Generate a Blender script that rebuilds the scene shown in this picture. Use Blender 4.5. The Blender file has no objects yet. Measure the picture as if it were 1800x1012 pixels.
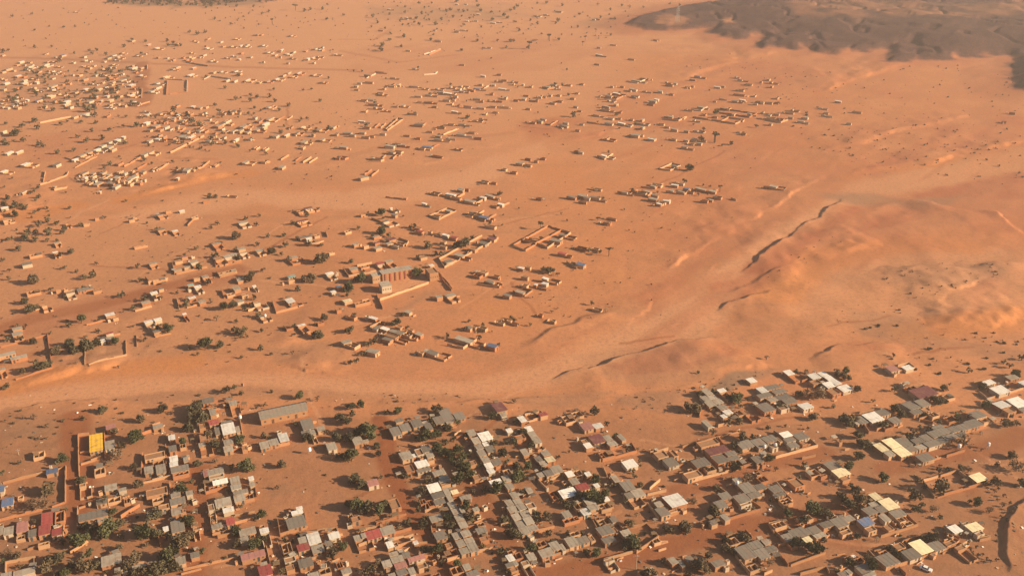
import bpy, math, random
import numpy as np
from mathutils import Matrix, Vector

# ================================================================ camera, sky, sun, exposure
S = bpy.context.scene
PW, PH = 1800.0, 1012.0            # the photograph's frame
FOC = 1650.0                       # focal length in photo pixels
PITCH = math.radians(24.6)
CAMH = 250.0
SP, CP = math.sin(PITCH), math.cos(PITCH)

cam = bpy.data.cameras.new('camera'); cam_o = bpy.data.objects.new('camera', cam)
S.collection.objects.link(cam_o); S.camera = cam_o
cam.sensor_width = 36.0; cam.lens = FOC / PW * 36.0
cam.clip_start = 1.0; cam.clip_end = 60000.0
cam_o.location = (0, 0, CAMH); cam_o.rotation_euler = (math.pi / 2 - PITCH, 0, 0)

SUN_EL = math.radians(21.5)
SUN_AZ = math.atan2(1.0, -0.22)    # clockwise from +Y
w = bpy.data.worlds.new('World'); S.world = w; w.use_nodes = True
wn = w.node_tree.nodes; wl = w.node_tree.links
sky = wn.new('ShaderNodeTexSky'); sky.sky_type = 'NISHITA'; sky.sun_disc = False
sky.sun_elevation = SUN_EL; sky.sun_rotation = SUN_AZ
sky.air_density = 1.0; sky.dust_density = 1.0; sky.ozone_density = 1.0
bg = wn['Background']; bg.inputs['Strength'].default_value = 0.05
wl.new(sky.outputs[0], bg.inputs['Color'])
sl = bpy.data.lights.new('sun', 'SUN'); sun = bpy.data.objects.new('sun', sl); S.collection.objects.link(sun)
sl.energy = 5.0; sl.angle = math.radians(0.6); sl.color = (1.0, 0.78, 0.52)
sdir = Vector((math.sin(SUN_AZ) * math.cos(SUN_EL), math.cos(SUN_AZ) * math.cos(SUN_EL), math.sin(SUN_EL)))
sun.rotation_euler = (-sdir).to_track_quat('-Z', 'Y').to_euler(); sun.location = (300, 0, 400)
S.view_settings.view_transform = 'Standard'; S.view_settings.look = 'None'
S.view_settings.gamma = 1.0; S.view_settings.exposure = 0.95; S.view_settings.use_curve_mapping = False
try:
    S.cycles.use_denoising = True; S.cycles.volume_step_rate = 4.0; S.cycles.volume_bounces = 1
    S.cycles.max_bounces = 5; S.cycles.diffuse_bounces = 2
except Exception: pass

RNG = random.Random(7)
# ================================================================ noise and surveying helpers
_perm = np.random.RandomState(11).rand(256, 256).astype(np.float32)
def vnoise(x, y):
    xi = np.floor(x).astype(np.int64); yi = np.floor(y).astype(np.int64)
    fx = (x - xi).astype(np.float32); fy = (y - yi).astype(np.float32)
    fx = fx * fx * (3 - 2 * fx); fy = fy * fy * (3 - 2 * fy)
    a = _perm[xi & 255, yi & 255]; b = _perm[(xi + 1) & 255, yi & 255]
    c = _perm[xi & 255, (yi + 1) & 255]; d = _perm[(xi + 1) & 255, (yi + 1) & 255]
    return (a + (b - a) * fx) * (1 - fy) + (c + (d - c) * fx) * fy
def fbm(x, y, oct=4, gain=0.5):
    s = 0; a = 1.0; t = 0
    for k in range(oct):
        s = s + a * (vnoise(x + 17.3 * k, y - 9.1 * k) - 0.5); t += a
        a *= gain; x = x * 2.03; y = y * 2.03
    return s / t * 2
def sm(a, b, x):
    t = np.clip((x - a) / (b - a), 0, 1); return t * t * (3 - 2 * t)

def flat_hit(px, py, z=0.0):
    """photo pixel -> point on the level z"""
    u = (px - PW / 2) / FOC; v = (py - PH / 2) / FOC
    dz = -(SP + v * CP); dy = CP - v * SP
    t = (z - CAMH) / dz
    return u * t, dy * t
def project(x, y, z):
    zc = y * CP + (CAMH - z) * SP
    return PW / 2 + FOC * x / zc, PH / 2 + FOC * (-(y * SP - (CAMH - z) * CP)) / zc
def ppm(py):                                             # photo pixels per metre, across the view
    return CP * (py + 250.0) / CAMH

# ================================================================ terrain
# Banks: photo polyline, height m, face width m, decay m, which side is high (R right of travel, L left)
BANKS = [
 ([(975,668),(1005,655),(1035,653),(1046,655),(1064,648),(1089,637),(1108,628),(1152,622),(1176,615),(1192,607),(1230,602),(1275,597)],2.6,1.0,50,'R'),
 ([(1302,481),(1323,468),(1334,456),(1352,442),(1386,416),(1422,395),(1461,366),(1480,356),(1495,345)],1.9,1.1,50,'R'),
 ([(1500,390),(1545,360),(1600,350),(1660,365),(1700,370)],2.0,10,70,'R'),
 ([(1365,515),(1378,500),(1420,465),(1495,448),(1560,434),(1612,428),(1690,432)],2.8,16,70,'L'),
 ([(1590,586),(1660,577),(1733,572),(1800,560),(1860,550)],4.0,12,45,'L'),
 ([(1093,510),(1110,500),(1147,487),(1165,475),(1187,460),(1203,448),(1215,440),(1300,400),(1360,370),(1420,330),(1480,300)],1.7,5,40,'L'),
 ([(1100,575),(1128,552),(1146,530),(1200,505),(1262,460)],1.2,3,35,'L'),
 ([(1250,520),(1330,490),(1380,470)],2.4,5,35,'R'),
 ([(1260,548),(1300,520),(1375,505)],1.8,4,30,'R'),
 ([(210,352),(300,330),(375,313),(440,305)],3.4,9,60,'L'),
 ([(-30,392),(30,372),(60,383),(100,366),(130,362)],4.0,10,50,'L'),
 ([(20,682),(60,674),(150,655),(195,648),(260,640),(330,637)],3.0,8,40,'L'),
 ([(425,628),(450,632),(475,642),(540,652),(610,655)],2.0,3,40,'L'),
 ([(710,300),(760,286),(800,277),(850,262),(900,250)],1.1,5,50,'L'),
 ([(1150,95),(1230,85),(1290,68)],1.2,6,50,'L'),
 ([(1190,145),(1260,118),(1330,100),(1400,90)],2.0,8,60,'L'),
 ([(1440,165),(1500,142),(1560,122),(1600,112)],2.8,10,60,'L'),
 ([(1500,312),(1520,300),(1560,298),(1640,288),(1700,268),(1760,255),(1830,248)],2.6,8,50,'L'),
 ([(1440,275),(1500,255),(1560,235),(1650,215),(1740,198)],2.0,8,50,'L'),
 ([(1520,490),(1600,470),(1700,470),(1800,462)],3.0,12,50,'R'),
 ([(1640,540),(1700,500),(1760,478),(1810,470)],2.0,5,40,'L'),
 ([(1740,370),(1770,390),(1810,420)],2.0,4,30,'R'),
 ([(1000,250),(1060,235),(1130,215)],1.2,4,30,'L'),
 ([(1420,630),(1460,612),(1500,600),(1560,604),(1580,612)],1.6,4,30,'R'),
 ([(900,618),(960,590),(1030,560),(1080,545)],1.2,6,30,'R'),
 ([(1220,690),(1260,662),(1320,652),(1380,650)],1.6,4,40,'L'),
 ([(1000,690),(900,700),(800,705),(700,700),(560,690)],1.2,5,35,'L'),
 ([(1775,1010),(1764,985),(1764,968),(1772,952),(1790,922),(1806,890),(1820,860)],1.7,1.6,9,'R'),
 ([(0,720),(80,712),(200,702),(300,690)],1.2,6,35,'R'),
]
MESA = [(1095,46),(1135,54),(1200,55),(1262,47),(1256,58),(1275,68),(1300,70),(1338,62),(1352,68),(1326,80),(1340,88),(1365,86),(1400,90),(1432,84),(1432,95),(1460,97),(1500,93),(1566,88),(1572,92),(1556,104),(1562,112),(1600,108),(1640,106),(1720,100),(1772,98),(1782,112),(1782,128),(1792,136),(1784,144),(1796,152),(1790,160),(1835,168),(2300,170),(2300,-10),(1500,-8),(1420,-2),(1330,2),(1260,6),(1200,14),(1150,26),(1120,34)]

def poly_world(pts):
    p = np.array(pts, float); x, y = flat_hit(p[:, 0], p[:, 1]); return np.stack([x, y], 1)
def smooth_line(P, n=2):
    for _ in range(n):
        Q = [P[0]]
        for i in range(len(P) - 1): Q += [P[i] * .75 + P[i + 1] * .25, P[i] * .25 + P[i + 1] * .75]
        P = np.array(Q + [P[-1]])
    return P
def line_dist(X, Y, P):
    """signed distance (right of travel positive) and run along the line 0..1"""
    best = np.full(X.shape, 1e9); bp = np.zeros(X.shape); sd = np.zeros(X.shape); run = np.zeros(X.shape)
    seg = np.hypot(*(P[1:] - P[:-1]).T); tot = seg.sum(); acc = 0
    for i in range(len(P) - 1):
        a = P[i]; d = P[i + 1] - a; L = seg[i]
        t = np.clip(((X - a[0]) * d[0] + (Y - a[1]) * d[1]) / (L * L), 0, 1)
        ex = X - a[0] - t * d[0]; ey = Y - a[1] - t * d[1]; D = np.hypot(ex, ey)
        cr = (d[1] * (X - a[0]) - d[0] * (Y - a[1])) / L
        m = (D < best - 1e-6) | ((D < best + 1e-6) & (np.abs(cr) > bp))
        best = np.where(m, D, best); bp = np.where(m, np.abs(cr), bp); sd = np.where(m, np.sign(cr) * D, sd); run = np.where(m, (acc + t * L) / tot, run)
        acc += L
    return sd, run
def in_poly(X, Y, P):
    c = np.zeros(X.shape, bool); n = len(P)
    for i in range(n):
        x1, y1 = P[i]; x2, y2 = P[(i + 1) % n]
        k = ((y1 > Y) != (y2 > Y)) & (X < (x2 - x1) * (Y - y1) / (y2 - y1 + 1e-9) + x1)
        c ^= k
    return c
def band(X, Y, pts, width, soft):
    P = poly_world(pts); pad = width + soft + 5; out = np.zeros(X.shape, np.float32)
    m = (X > P[:, 0].min() - pad) & (X < P[:, 0].max() + pad) & (Y > P[:, 1].min() - pad) & (Y < P[:, 1].max() + pad)
    if m.any():
        sd, r = line_dist(X[m], Y[m], P); out[m] = 1 - sm(width / 2, width / 2 + soft, np.abs(sd))
    return out
def blob(PX, PY, pts, soft):
    """soft mask of a photo-plan polygon (plan coordinates = flat survey pixels)"""
    P = np.array(pts, float); out = np.zeros(PX.shape, np.float32)
    m = (PX > P[:, 0].min() - soft * 2) & (PX < P[:, 0].max() + soft * 2) & (PY > P[:, 1].min() - soft * 2) & (PY < P[:, 1].max() + soft * 2)
    if m.any():
        x = PX[m]; y = PY[m]; Q = np.vstack([P, P[:1]]); Qs = Q * [1, 2.2]
        sd, _ = line_dist(x, y * 2.2, Qs); D = np.abs(sd); ins = in_poly(x, y, P)
        out[m] = sm(-soft, soft, np.where(ins, D, -D))
    return out

rows = np.concatenate([np.linspace(4200, 1190, 30), np.arange(1180, -70, -1.5), np.linspace(-72, -236, 60)])
cols = np.concatenate([np.linspace(-3200, -1350, 30, endpoint=False), np.linspace(-1350, -960, 60, endpoint=False), np.arange(-960, 961, 2.1), np.linspace(965, 1350, 60), np.linspace(1400, 3200, 30)])
GX0, GY0 = flat_hit(PW / 2 + 0 * rows, rows)
ZC = GY0 * CP + CAMH * SP
Yg = np.repeat(GY0[:, None], len(cols), 1); Xg = cols[None, :] * (ZC / FOC)[:, None]
PXg = PW / 2 + np.repeat(cols[None, :], len(rows), 0); PYg = np.repeat(rows[:, None], len(cols), 1)
# ragged edges: the survey lines are read through a slightly warped plan
WX = Xg + 2.2 * fbm(Xg / 13, Yg / 13, 3) + 5 * fbm(Xg / 60 + 40, Yg / 60, 2)
WY = Yg + 2.2 * fbm(Xg / 13 + 70, Yg / 13, 3) + 5 * fbm(Xg / 60, Yg / 60 + 90, 2)
wild = np.maximum(sm(880, 1250, PXg) * (1 - sm(600, 690, PYg)), 0.35 * (1 - sm(620, 700, PYg)))
wild = np.maximum(wild, 0.12)
Z = wild * (1.1 * fbm(Xg / 230, Yg / 230, 2) + 0.30 * fbm(Xg / 22, Yg / 22, 3)) + 0.07 * fbm(Xg / 3.0, Yg / 3.0, 3)
streak = fbm((Xg * 0.64 + Yg * 0.77) / 190, (Yg * 0.64 - Xg * 0.77) / 38, 3)
Z += wild * 0.7 * streak
AL, AC = Xg * 0.64 + Yg * 0.77, Yg * 0.64 - Xg * 0.77           # along and across the drainage
mean = 9 * fbm(AL / 90, AC / 160 + 5, 3)
braid = (1 - sm(0.0, 0.13, np.abs(fbm(AL / 260 + 3, (AC + mean) / 34, 3)))) * sm(930, 1150, PXg) * sm(200, 300, PYg) * (1 - sm(570, 650, PYg)) * (1 - sm(1330, 1470, PXg)) * sm(-0.3, 0.25, fbm(AL / 120, AC / 120 + 60, 3))
Z -= 0.22 * braid
for pts, h, wd, dec, side in BANKS:
    P = smooth_line(poly_world(pts)); pad = dec * 3.2
    m = (WX > P[:, 0].min() - pad) & (WX < P[:, 0].max() + pad) & (WY > P[:, 1].min() - pad) & (WY < P[:, 1].max() + pad)
    if not m.any(): continue
    x = WX[m]; y = WY[m]
    sd, run = line_dist(x, y, P)
    if side == 'L': sd = -sd; h = h * 0.6
    ch = P[-1] - P[0]; tc = ((x - P[0, 0]) * ch[0] + (y - P[0, 1]) * ch[1]) / (ch @ ch)
    sd = sd + 1.6 * fbm(x / 6.0, y / 6.0, 3) + 3.0 * fbm(x / 22 + 5, y / 22, 2)
    hh = h * (np.clip(0.62 + 1.9 * fbm(x / 30 + h * 3, y / 30, 3), 0, 1.4) if side == 'L' else (0.75 + 0.9 * fbm(x / 34 + h * 3, y / 34, 3)))
    wv = wd * (1.0 + 0.9 * fbm(x / 18, y / 18 + 33, 2))
    z = hh * sm(-wv / 2, wv / 2, sd) * np.exp(-np.maximum(sd - wv / 2, 0) / dec) * sm(-0.02, 0.22, tc) * (1 - sm(0.78, 1.02, tc))
    Z[m] += z
PM = poly_world(MESA)
mesa = np.full(Xg.shape, -1e3); k = PYg < 210
if k.any():
    wx = Xg[k] + 9 * fbm(Xg[k] / 38, Yg[k] / 38, 4); wy = Yg[k] + 14 * fbm(Xg[k] / 45 + 31, Yg[k] / 45, 4)
    sd, _ = line_dist(wx, wy, np.vstack([PM, PM[:1]])); D = np.where(in_poly(wx, wy, PM), np.abs(sd), -np.abs(sd))
    mesa[k] = D
    mk = np.where(D > 0, 1.0, 0.0) * np.clip(D, 0, 400)
    Z[k] += 2.5 * sm(-70, -5, D) + 6.0 * sm(-5, 14, D) + 9.0 * sm(8, 130, D) + sm(-2, 40, D) * (5.5 * fbm(Xg[k] / 60, Yg[k] / 60, 5) + 7 * fbm(Xg[k] / 170, Yg[k] / 170, 3))
    rav = np.abs(fbm(Xg[k] / 70 + 9, Yg[k] / 110, 3)); Z[k] -= 3.5 * sm(0, 25, D) * (1 - sm(0, 0.10, rav))
far = PYg < -70
Z = np.where(far, Z * 0.5, Z)

Yrow = GY0.copy(); negY = Yrow                      # increasing
def ground_z(x, y):
    """height of the ground at world x, y (read from the terrain sheet)"""
    j = np.interp(y, Yrow, np.arange(len(Yrow))); j0 = int(min(max(int(j), 0), len(Yrow) - 2)); fj = j - j0
    r = 0.0
    for jj, wgt in ((j0, 1 - fj), (j0 + 1, fj)):
        c = x * FOC / ZC[jj]; i = np.interp(c, cols, np.arange(len(cols))); i0 = int(min(int(i), len(cols) - 2)); fi = i - i0
        r += wgt * ((1 - fi) * Z[jj, i0] + fi * Z[jj, i0 + 1])
    return float(r)
def hit(px, py, up=0.0):
    """world point seen at a photo pixel, standing `up` metres above the ground; returns x, y, ground z"""
    z = 0.0
    for _ in range(6):
        x, y = flat_hit(px, py, z + up); z = ground_z(x, y)
    return x, y, z

# ================================================================ materials
def nt(name):
    m = bpy.data.materials.new(name); m.use_nodes = True; t = m.node_tree
    b = t.nodes['Principled BSDF']; return m, t, b
def ramp(t, fac, stops):
    r = t.nodes.new('ShaderNodeValToRGB'); e = r.color_ramp.elements
    while len(e) < len(stops): e.new(0.5)
    for k, (p, c) in enumerate(stops): e[k].position = p; e[k].color = (*c, 1) if len(c) == 3 else c
    t.links.new(fac, r.inputs[0]); return r.outputs[0]
def noise(t, vec, scale, detail=4, rough=0.55):
    n = t.nodes.new('ShaderNodeTexNoise'); n.inputs['Scale'].default_value = scale; n.inputs['Detail'].default_value = detail
    n.inputs['Roughness'].default_value = rough; t.links.new(vec, n.inputs['Vector']); return n.outputs['Fac']
def mix(t, fac, a, b, mode='MIX'):
    n = t.nodes.new('ShaderNodeMix'); n.data_type = 'RGBA'; n.blend_type = mode
    for s, v in ((n.inputs['Factor'], fac), (n.inputs['A'], a), (n.inputs['B'], b)):
        if isinstance(v, (int, float)): s.default_value = v
        elif isinstance(v, tuple): s.default_value = (*v, 1)
        else: t.links.new(v, s)
    return n.outputs['Result']
def surf(name, col, var=0.25, scale=0.9, rough=0.9, dirt=(0.30, 0.17, 0.10), dirtamt=0.35, metal=0.0):
    """weathered paint, tin or mud: own colour, patchy tone, dust blotches, a different tone on every object"""
    m, t, b = nt(name); tc = t.nodes.new('ShaderNodeTexCoord'); g = t.nodes.new('ShaderNodeNewGeometry'); oi = t.nodes.new('ShaderNodeObjectInfo')
    n1 = noise(t, g.outputs['Position'], scale, 5, 0.65); n2 = noise(t, g.outputs['Position'], scale * 0.32, 3)
    lo = tuple(c * (1 - var) for c in col); hi = tuple(min(1, c * (1 + var)) for c in col)
    base = mix(t, n1, lo, hi)
    d = ramp(t, n2, [(0.50, (0, 0, 0)), (0.72, (dirtamt,) * 3)])
    base = mix(t, d, base, dirt)
    r = t.nodes.new('ShaderNodeMapRange'); r.inputs['To Min'].default_value = 0.80; r.inputs['To Max'].default_value = 1.14
    t.links.new(oi.outputs['Random'], r.inputs['Value'])
    v = t.nodes.new('ShaderNodeVectorMath'); v.operation = 'SCALE'; t.links.new(base, v.inputs[0]); t.links.new(r.outputs[0], v.inputs['Scale'])
    t.links.new(v.outputs[0], b.inputs['Base Color']); b.inputs['Roughness'].default_value = rough; b.inputs['Metallic'].default_value = metal
    try: b.inputs['Specular IOR Level'].default_value = 0.2
    except Exception: pass
    return m
SAND = (0.545, 0.236, 0.110)
def ground_material():
    m, t, b = nt('sand'); g = t.nodes.new('ShaderNodeNewGeometry'); P = g.outputs['Position']
    a1 = t.nodes.new('ShaderNodeAttribute'); a1.attribute_name = 'soil'; a2 = t.nodes.new('ShaderNodeAttribute'); a2.attribute_name = 'use'
    s1 = t.nodes.new('ShaderNodeSeparateColor'); t.links.new(a1.outputs['Color'], s1.inputs[0])
    s2 = t.nodes.new('ShaderNodeSeparateColor'); t.links.new(a2.outputs['Color'], s2.inputs[0])
    big = noise(t, P, 0.006, 5, 0.6); mid = noise(t, P, 0.035, 5, 0.6); fine = noise(t, P, 0.45, 6, 0.7)
    mp = t.nodes.new('ShaderNodeMapping'); mp.inputs['Rotation'].default_value = (0, 0, math.radians(-50)); mp.inputs['Scale'].default_value = (0.0065, 0.055, 0.05)
    t.links.new(P, mp.inputs[0]); st = noise(t, mp.outputs[0], 1.0, 6, 0.6)
    c = ramp(t, big, [(0.30, (0.50, 0.200, 0.090)), (0.52, SAND), (0.72, (0.58, 0.262, 0.122))])
    c = mix(t, ramp(t, mid, [(0.40, (0, 0, 0)), (0.64, (0.75,) * 3)]), c, (0.45, 0.195, 0.095))
    c = mix(t, ramp(t, st, [(0.46, (0, 0, 0)), (0.68, (0.6,) * 3)]), c, (0.40, 0.19, 0.10))
    c = mix(t, s1.outputs['Green'], c, mix(t, mid, (0.545, 0.255, 0.128), (0.60, 0.300, 0.160)))              # washed pale sand of the wadi bed, plus far haze painted in
    c = mix(t, s2.outputs['Green'], c, (0.53, 0.215, 0.085))             # orange earth of the bank faces
    c = mix(t, a1.outputs['Alpha'], c, (0.40, 0.142, 0.072))            # red-brown earth
    town = mix(t, mid, (0.295, 0.138, 0.070), (0.41, 0.198, 0.105))
    town = mix(t, ramp(t, noise(t, P, 0.11, 5, 0.65), [(0.44, (0, 0, 0)), (0.66, (0.6,) * 3)]), town, (0.25, 0.125, 0.066))
    c = mix(t, s1.outputs['Blue'], c, town)                              # trodden soil between houses
    c = mix(t, s2.outputs['Blue'], c, mix(t, fine, (0.17, 0.115, 0.08), (0.33, 0.20, 0.125)))   # grey scrub soil
    c = mix(t, s2.outputs['Red'], c, (0.27, 0.090, 0.040))                # reddish wheel tracks
    rock = mix(t, noise(t, P, 0.05, 6, 0.7), (0.040, 0.024, 0.027), (0.098, 0.052, 0.051))
    c = mix(t, s1.outputs['Red'], c, rock)                               # dark ironstone of the plateau
    c = mix(t, ramp(t, fine, [(0.30, (0.5,) * 3), (0.52, (0, 0, 0))]), c, (0.25, 0.12, 0.065))
    c = mix(t, ramp(t, noise(t, P, 1.6, 3, 0.6), [(0.60, (0, 0, 0)), (0.74, (0.30,) * 3)]), c, (0.60, 0.36, 0.2))
    t.links.new(c, b.inputs['Base Color']); b.inputs['Roughness'].default_value = 1.0
    try: b.inputs['Specular IOR Level'].default_value = 0.05
    except Exception: pass
    bu = t.nodes.new('ShaderNodeBump'); bu.inputs['Strength'].default_value = 0.35; bu.inputs['Distance'].default_value = 0.4
    t.links.new(noise(t, P, 0.9, 5, 0.65), bu.inputs['Height']); t.links.new(bu.outputs[0], b.inputs['Normal'])
    return m
M = {'ground': ground_material()}
ROOF = {'g': ('tin_grey', (0.225, 0.193, 0.157)), 'l': ('tin_pale', (0.385, 0.325, 0.250)), 'w': ('sheet_white', (0.80, 0.75, 0.66)), 'c': ('sheet_cream', (0.84, 0.70, 0.43)),
        'r': ('paint_red', (0.38, 0.085, 0.075)), 'p': ('paint_pink', (0.42, 0.19, 0.16)), 'm': ('paint_maroon', (0.20, 0.075, 0.075)), 'y': ('paint_yellow', (0.80, 0.46, 0.05)),
        'b': ('paint_blue', (0.13, 0.185, 0.30)), 't': ('paint_teal', (0.30, 0.44, 0.40)), 'o': ('mud_roof', (0.36, 0.195, 0.105))}
for k_, (n_, c_) in ROOF.items(): M[k_] = surf(n_, c_, 0.14 if k_ in 'wc' else 0.30, 1.1, 0.7 if k_ != 'o' else 1.0, dirtamt=0.35 if k_ in 'wc' else 0.6)
M['mud'] = surf('mud_wall', (0.41, 0.21, 0.108), 0.25, 1.1, 1.0)
M['mud_pale'] = surf('pale_mud_wall', (0.48, 0.285, 0.16), 0.2, 1.1, 1.0)
M['mud_red'] = surf('red_mud_wall', (0.38, 0.165, 0.08), 0.25, 1.1, 1.0)
M['plaster'] = surf('pale_plaster', (0.47, 0.365, 0.26), 0.2, 1.0, 0.95)
M['door'] = surf('door_metal', (0.06, 0.075, 0.08), 0.3, 1.5, 0.7)
M['door_brown'] = surf('door_wood', (0.12, 0.06, 0.035), 0.3, 1.5, 0.8)
M['shutter'] = surf('window_shutter', (0.09, 0.075, 0.065), 0.3, 1.5, 0.7)
M['pillar'] = surf('red_pillar_paint', (0.26, 0.075, 0.055), 0.2, 1.2, 0.9)
M['straw'] = surf('straw', (0.20, 0.13, 0.075), 0.35, 2.0, 1.0)
M['junk'] = surf('scrap', (0.13, 0.105, 0.085), 0.4, 2.0, 0.9)
M['steel'] = surf('galvanised_steel', (0.42, 0.40, 0.37), 0.1, 1.0, 0.5)
M['bark'] = surf('bark', (0.14, 0.09, 0.06), 0.25, 2.0, 1.0)
LEAF = {'g': (0.088, 0.089, 0.042), 'd': (0.106, 0.089, 0.052), 'o': (0.145, 0.105, 0.062), 'b': (0.21, 0.135, 0.082), 'm': (0.105, 0.085, 0.05)}
for k_, c_ in LEAF.items(): M['leaf_' + k_] = surf('foliage_' + {'g': 'green', 'd': 'dark', 'o': 'olive', 'b': 'dry', 'm': 'acacia'}[k_], c_, 0.35, 0.8, 1.0, dirt=(c_[0] * 0.55, c_[1] * 0.55, c_[2] * 0.5), dirtamt=0.6)
M['carwhite'] = surf('white_car_paint', (0.82, 0.80, 0.76), 0.03, 1.0, 0.35, dirtamt=0.1)
M['carglass'] = surf('car_glass', (0.03, 0.035, 0.04), 0.1, 1.0, 0.15, dirtamt=0.0)
M['tyre'] = surf('tyre', (0.03, 0.03, 0.03), 0.1, 1.0, 0.9, dirtamt=0.2)

# ================================================================ mesh helpers
class MB:
    def __init__(s): s.v = []; s.f = []; s.m = []
    def box(s, x0, x1, y0, y1, z0, z1, mi=0, T=None, ztop=None):
        """box; ztop optional 4 top heights (x0y0, x1y0, x1y1, x0y1)"""
        zt = ztop or (z1,) * 4; n = len(s.v)
        p = [(x0, y0, z0), (x1, y0, z0), (x1, y1, z0), (x0, y1, z0), (x0, y0, zt[0]), (x1, y0, zt[1]), (x1, y1, zt[2]), (x0, y1, zt[3])]
        s.v += [tuple(T @ Vector(q)) for q in p] if T is not None else p
        s.f += [(n + a, n + b, n + c, n + d) for a, b, c, d in ((3, 2, 1, 0), (4, 5, 6, 7), (0, 1, 5, 4), (1, 2, 6, 5), (2, 3, 7, 6), (3, 0, 4, 7))]
        s.m += [mi] * 6
    def tube(s, a, b, r0, r1, n=5, mi=0):
        a = Vector(a); b = Vector(b); d = (b - a).normalized(); u = d.orthogonal().normalized(); w_ = d.cross(u); k = len(s.v)
        for c, r in ((a, r0), (b, r1)):
            for i in range(n):
                q = 2 * math.pi * i / n; s.v.append(tuple(c + u * (math.cos(q) * r) + w_ * (math.sin(q) * r)))
        for i in range(n):
            j = (i + 1) % n; s.f.append((k + i, k + j, k + n + j, k + n + i)); s.m.append(mi)
        s.f.append(tuple(k + n + i for i in range(n))); s.m.append(mi)
    def mesh(s, name, mats):
        me = bpy.data.meshes.new(name); me.from_pydata(s.v, [], s.f)
        for m_ in mats: me.materials.append(m_)
        if len(mats) > 1: me.polygons.foreach_set('material_index', s.m)
        me.update(); return me
COL = S.collection
def link(name, me, parent=None, loc=None, rz=None, sc=None):
    o = bpy.data.objects.new(name, me); COL.objects.link(o)
    if parent is not None: o.parent = parent
    if loc is not None: o.location = loc
    if rz is not None: o.rotation_euler = (0, 0, rz)
    if sc is not None: o.scale = sc
    return o
def tag(o, label, cat, group=None, kind=None):
    if label: o['label'] = label
    if cat: o['category'] = cat
    if group: o['group'] = group
    if kind: o['kind'] = kind
    return o

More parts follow.
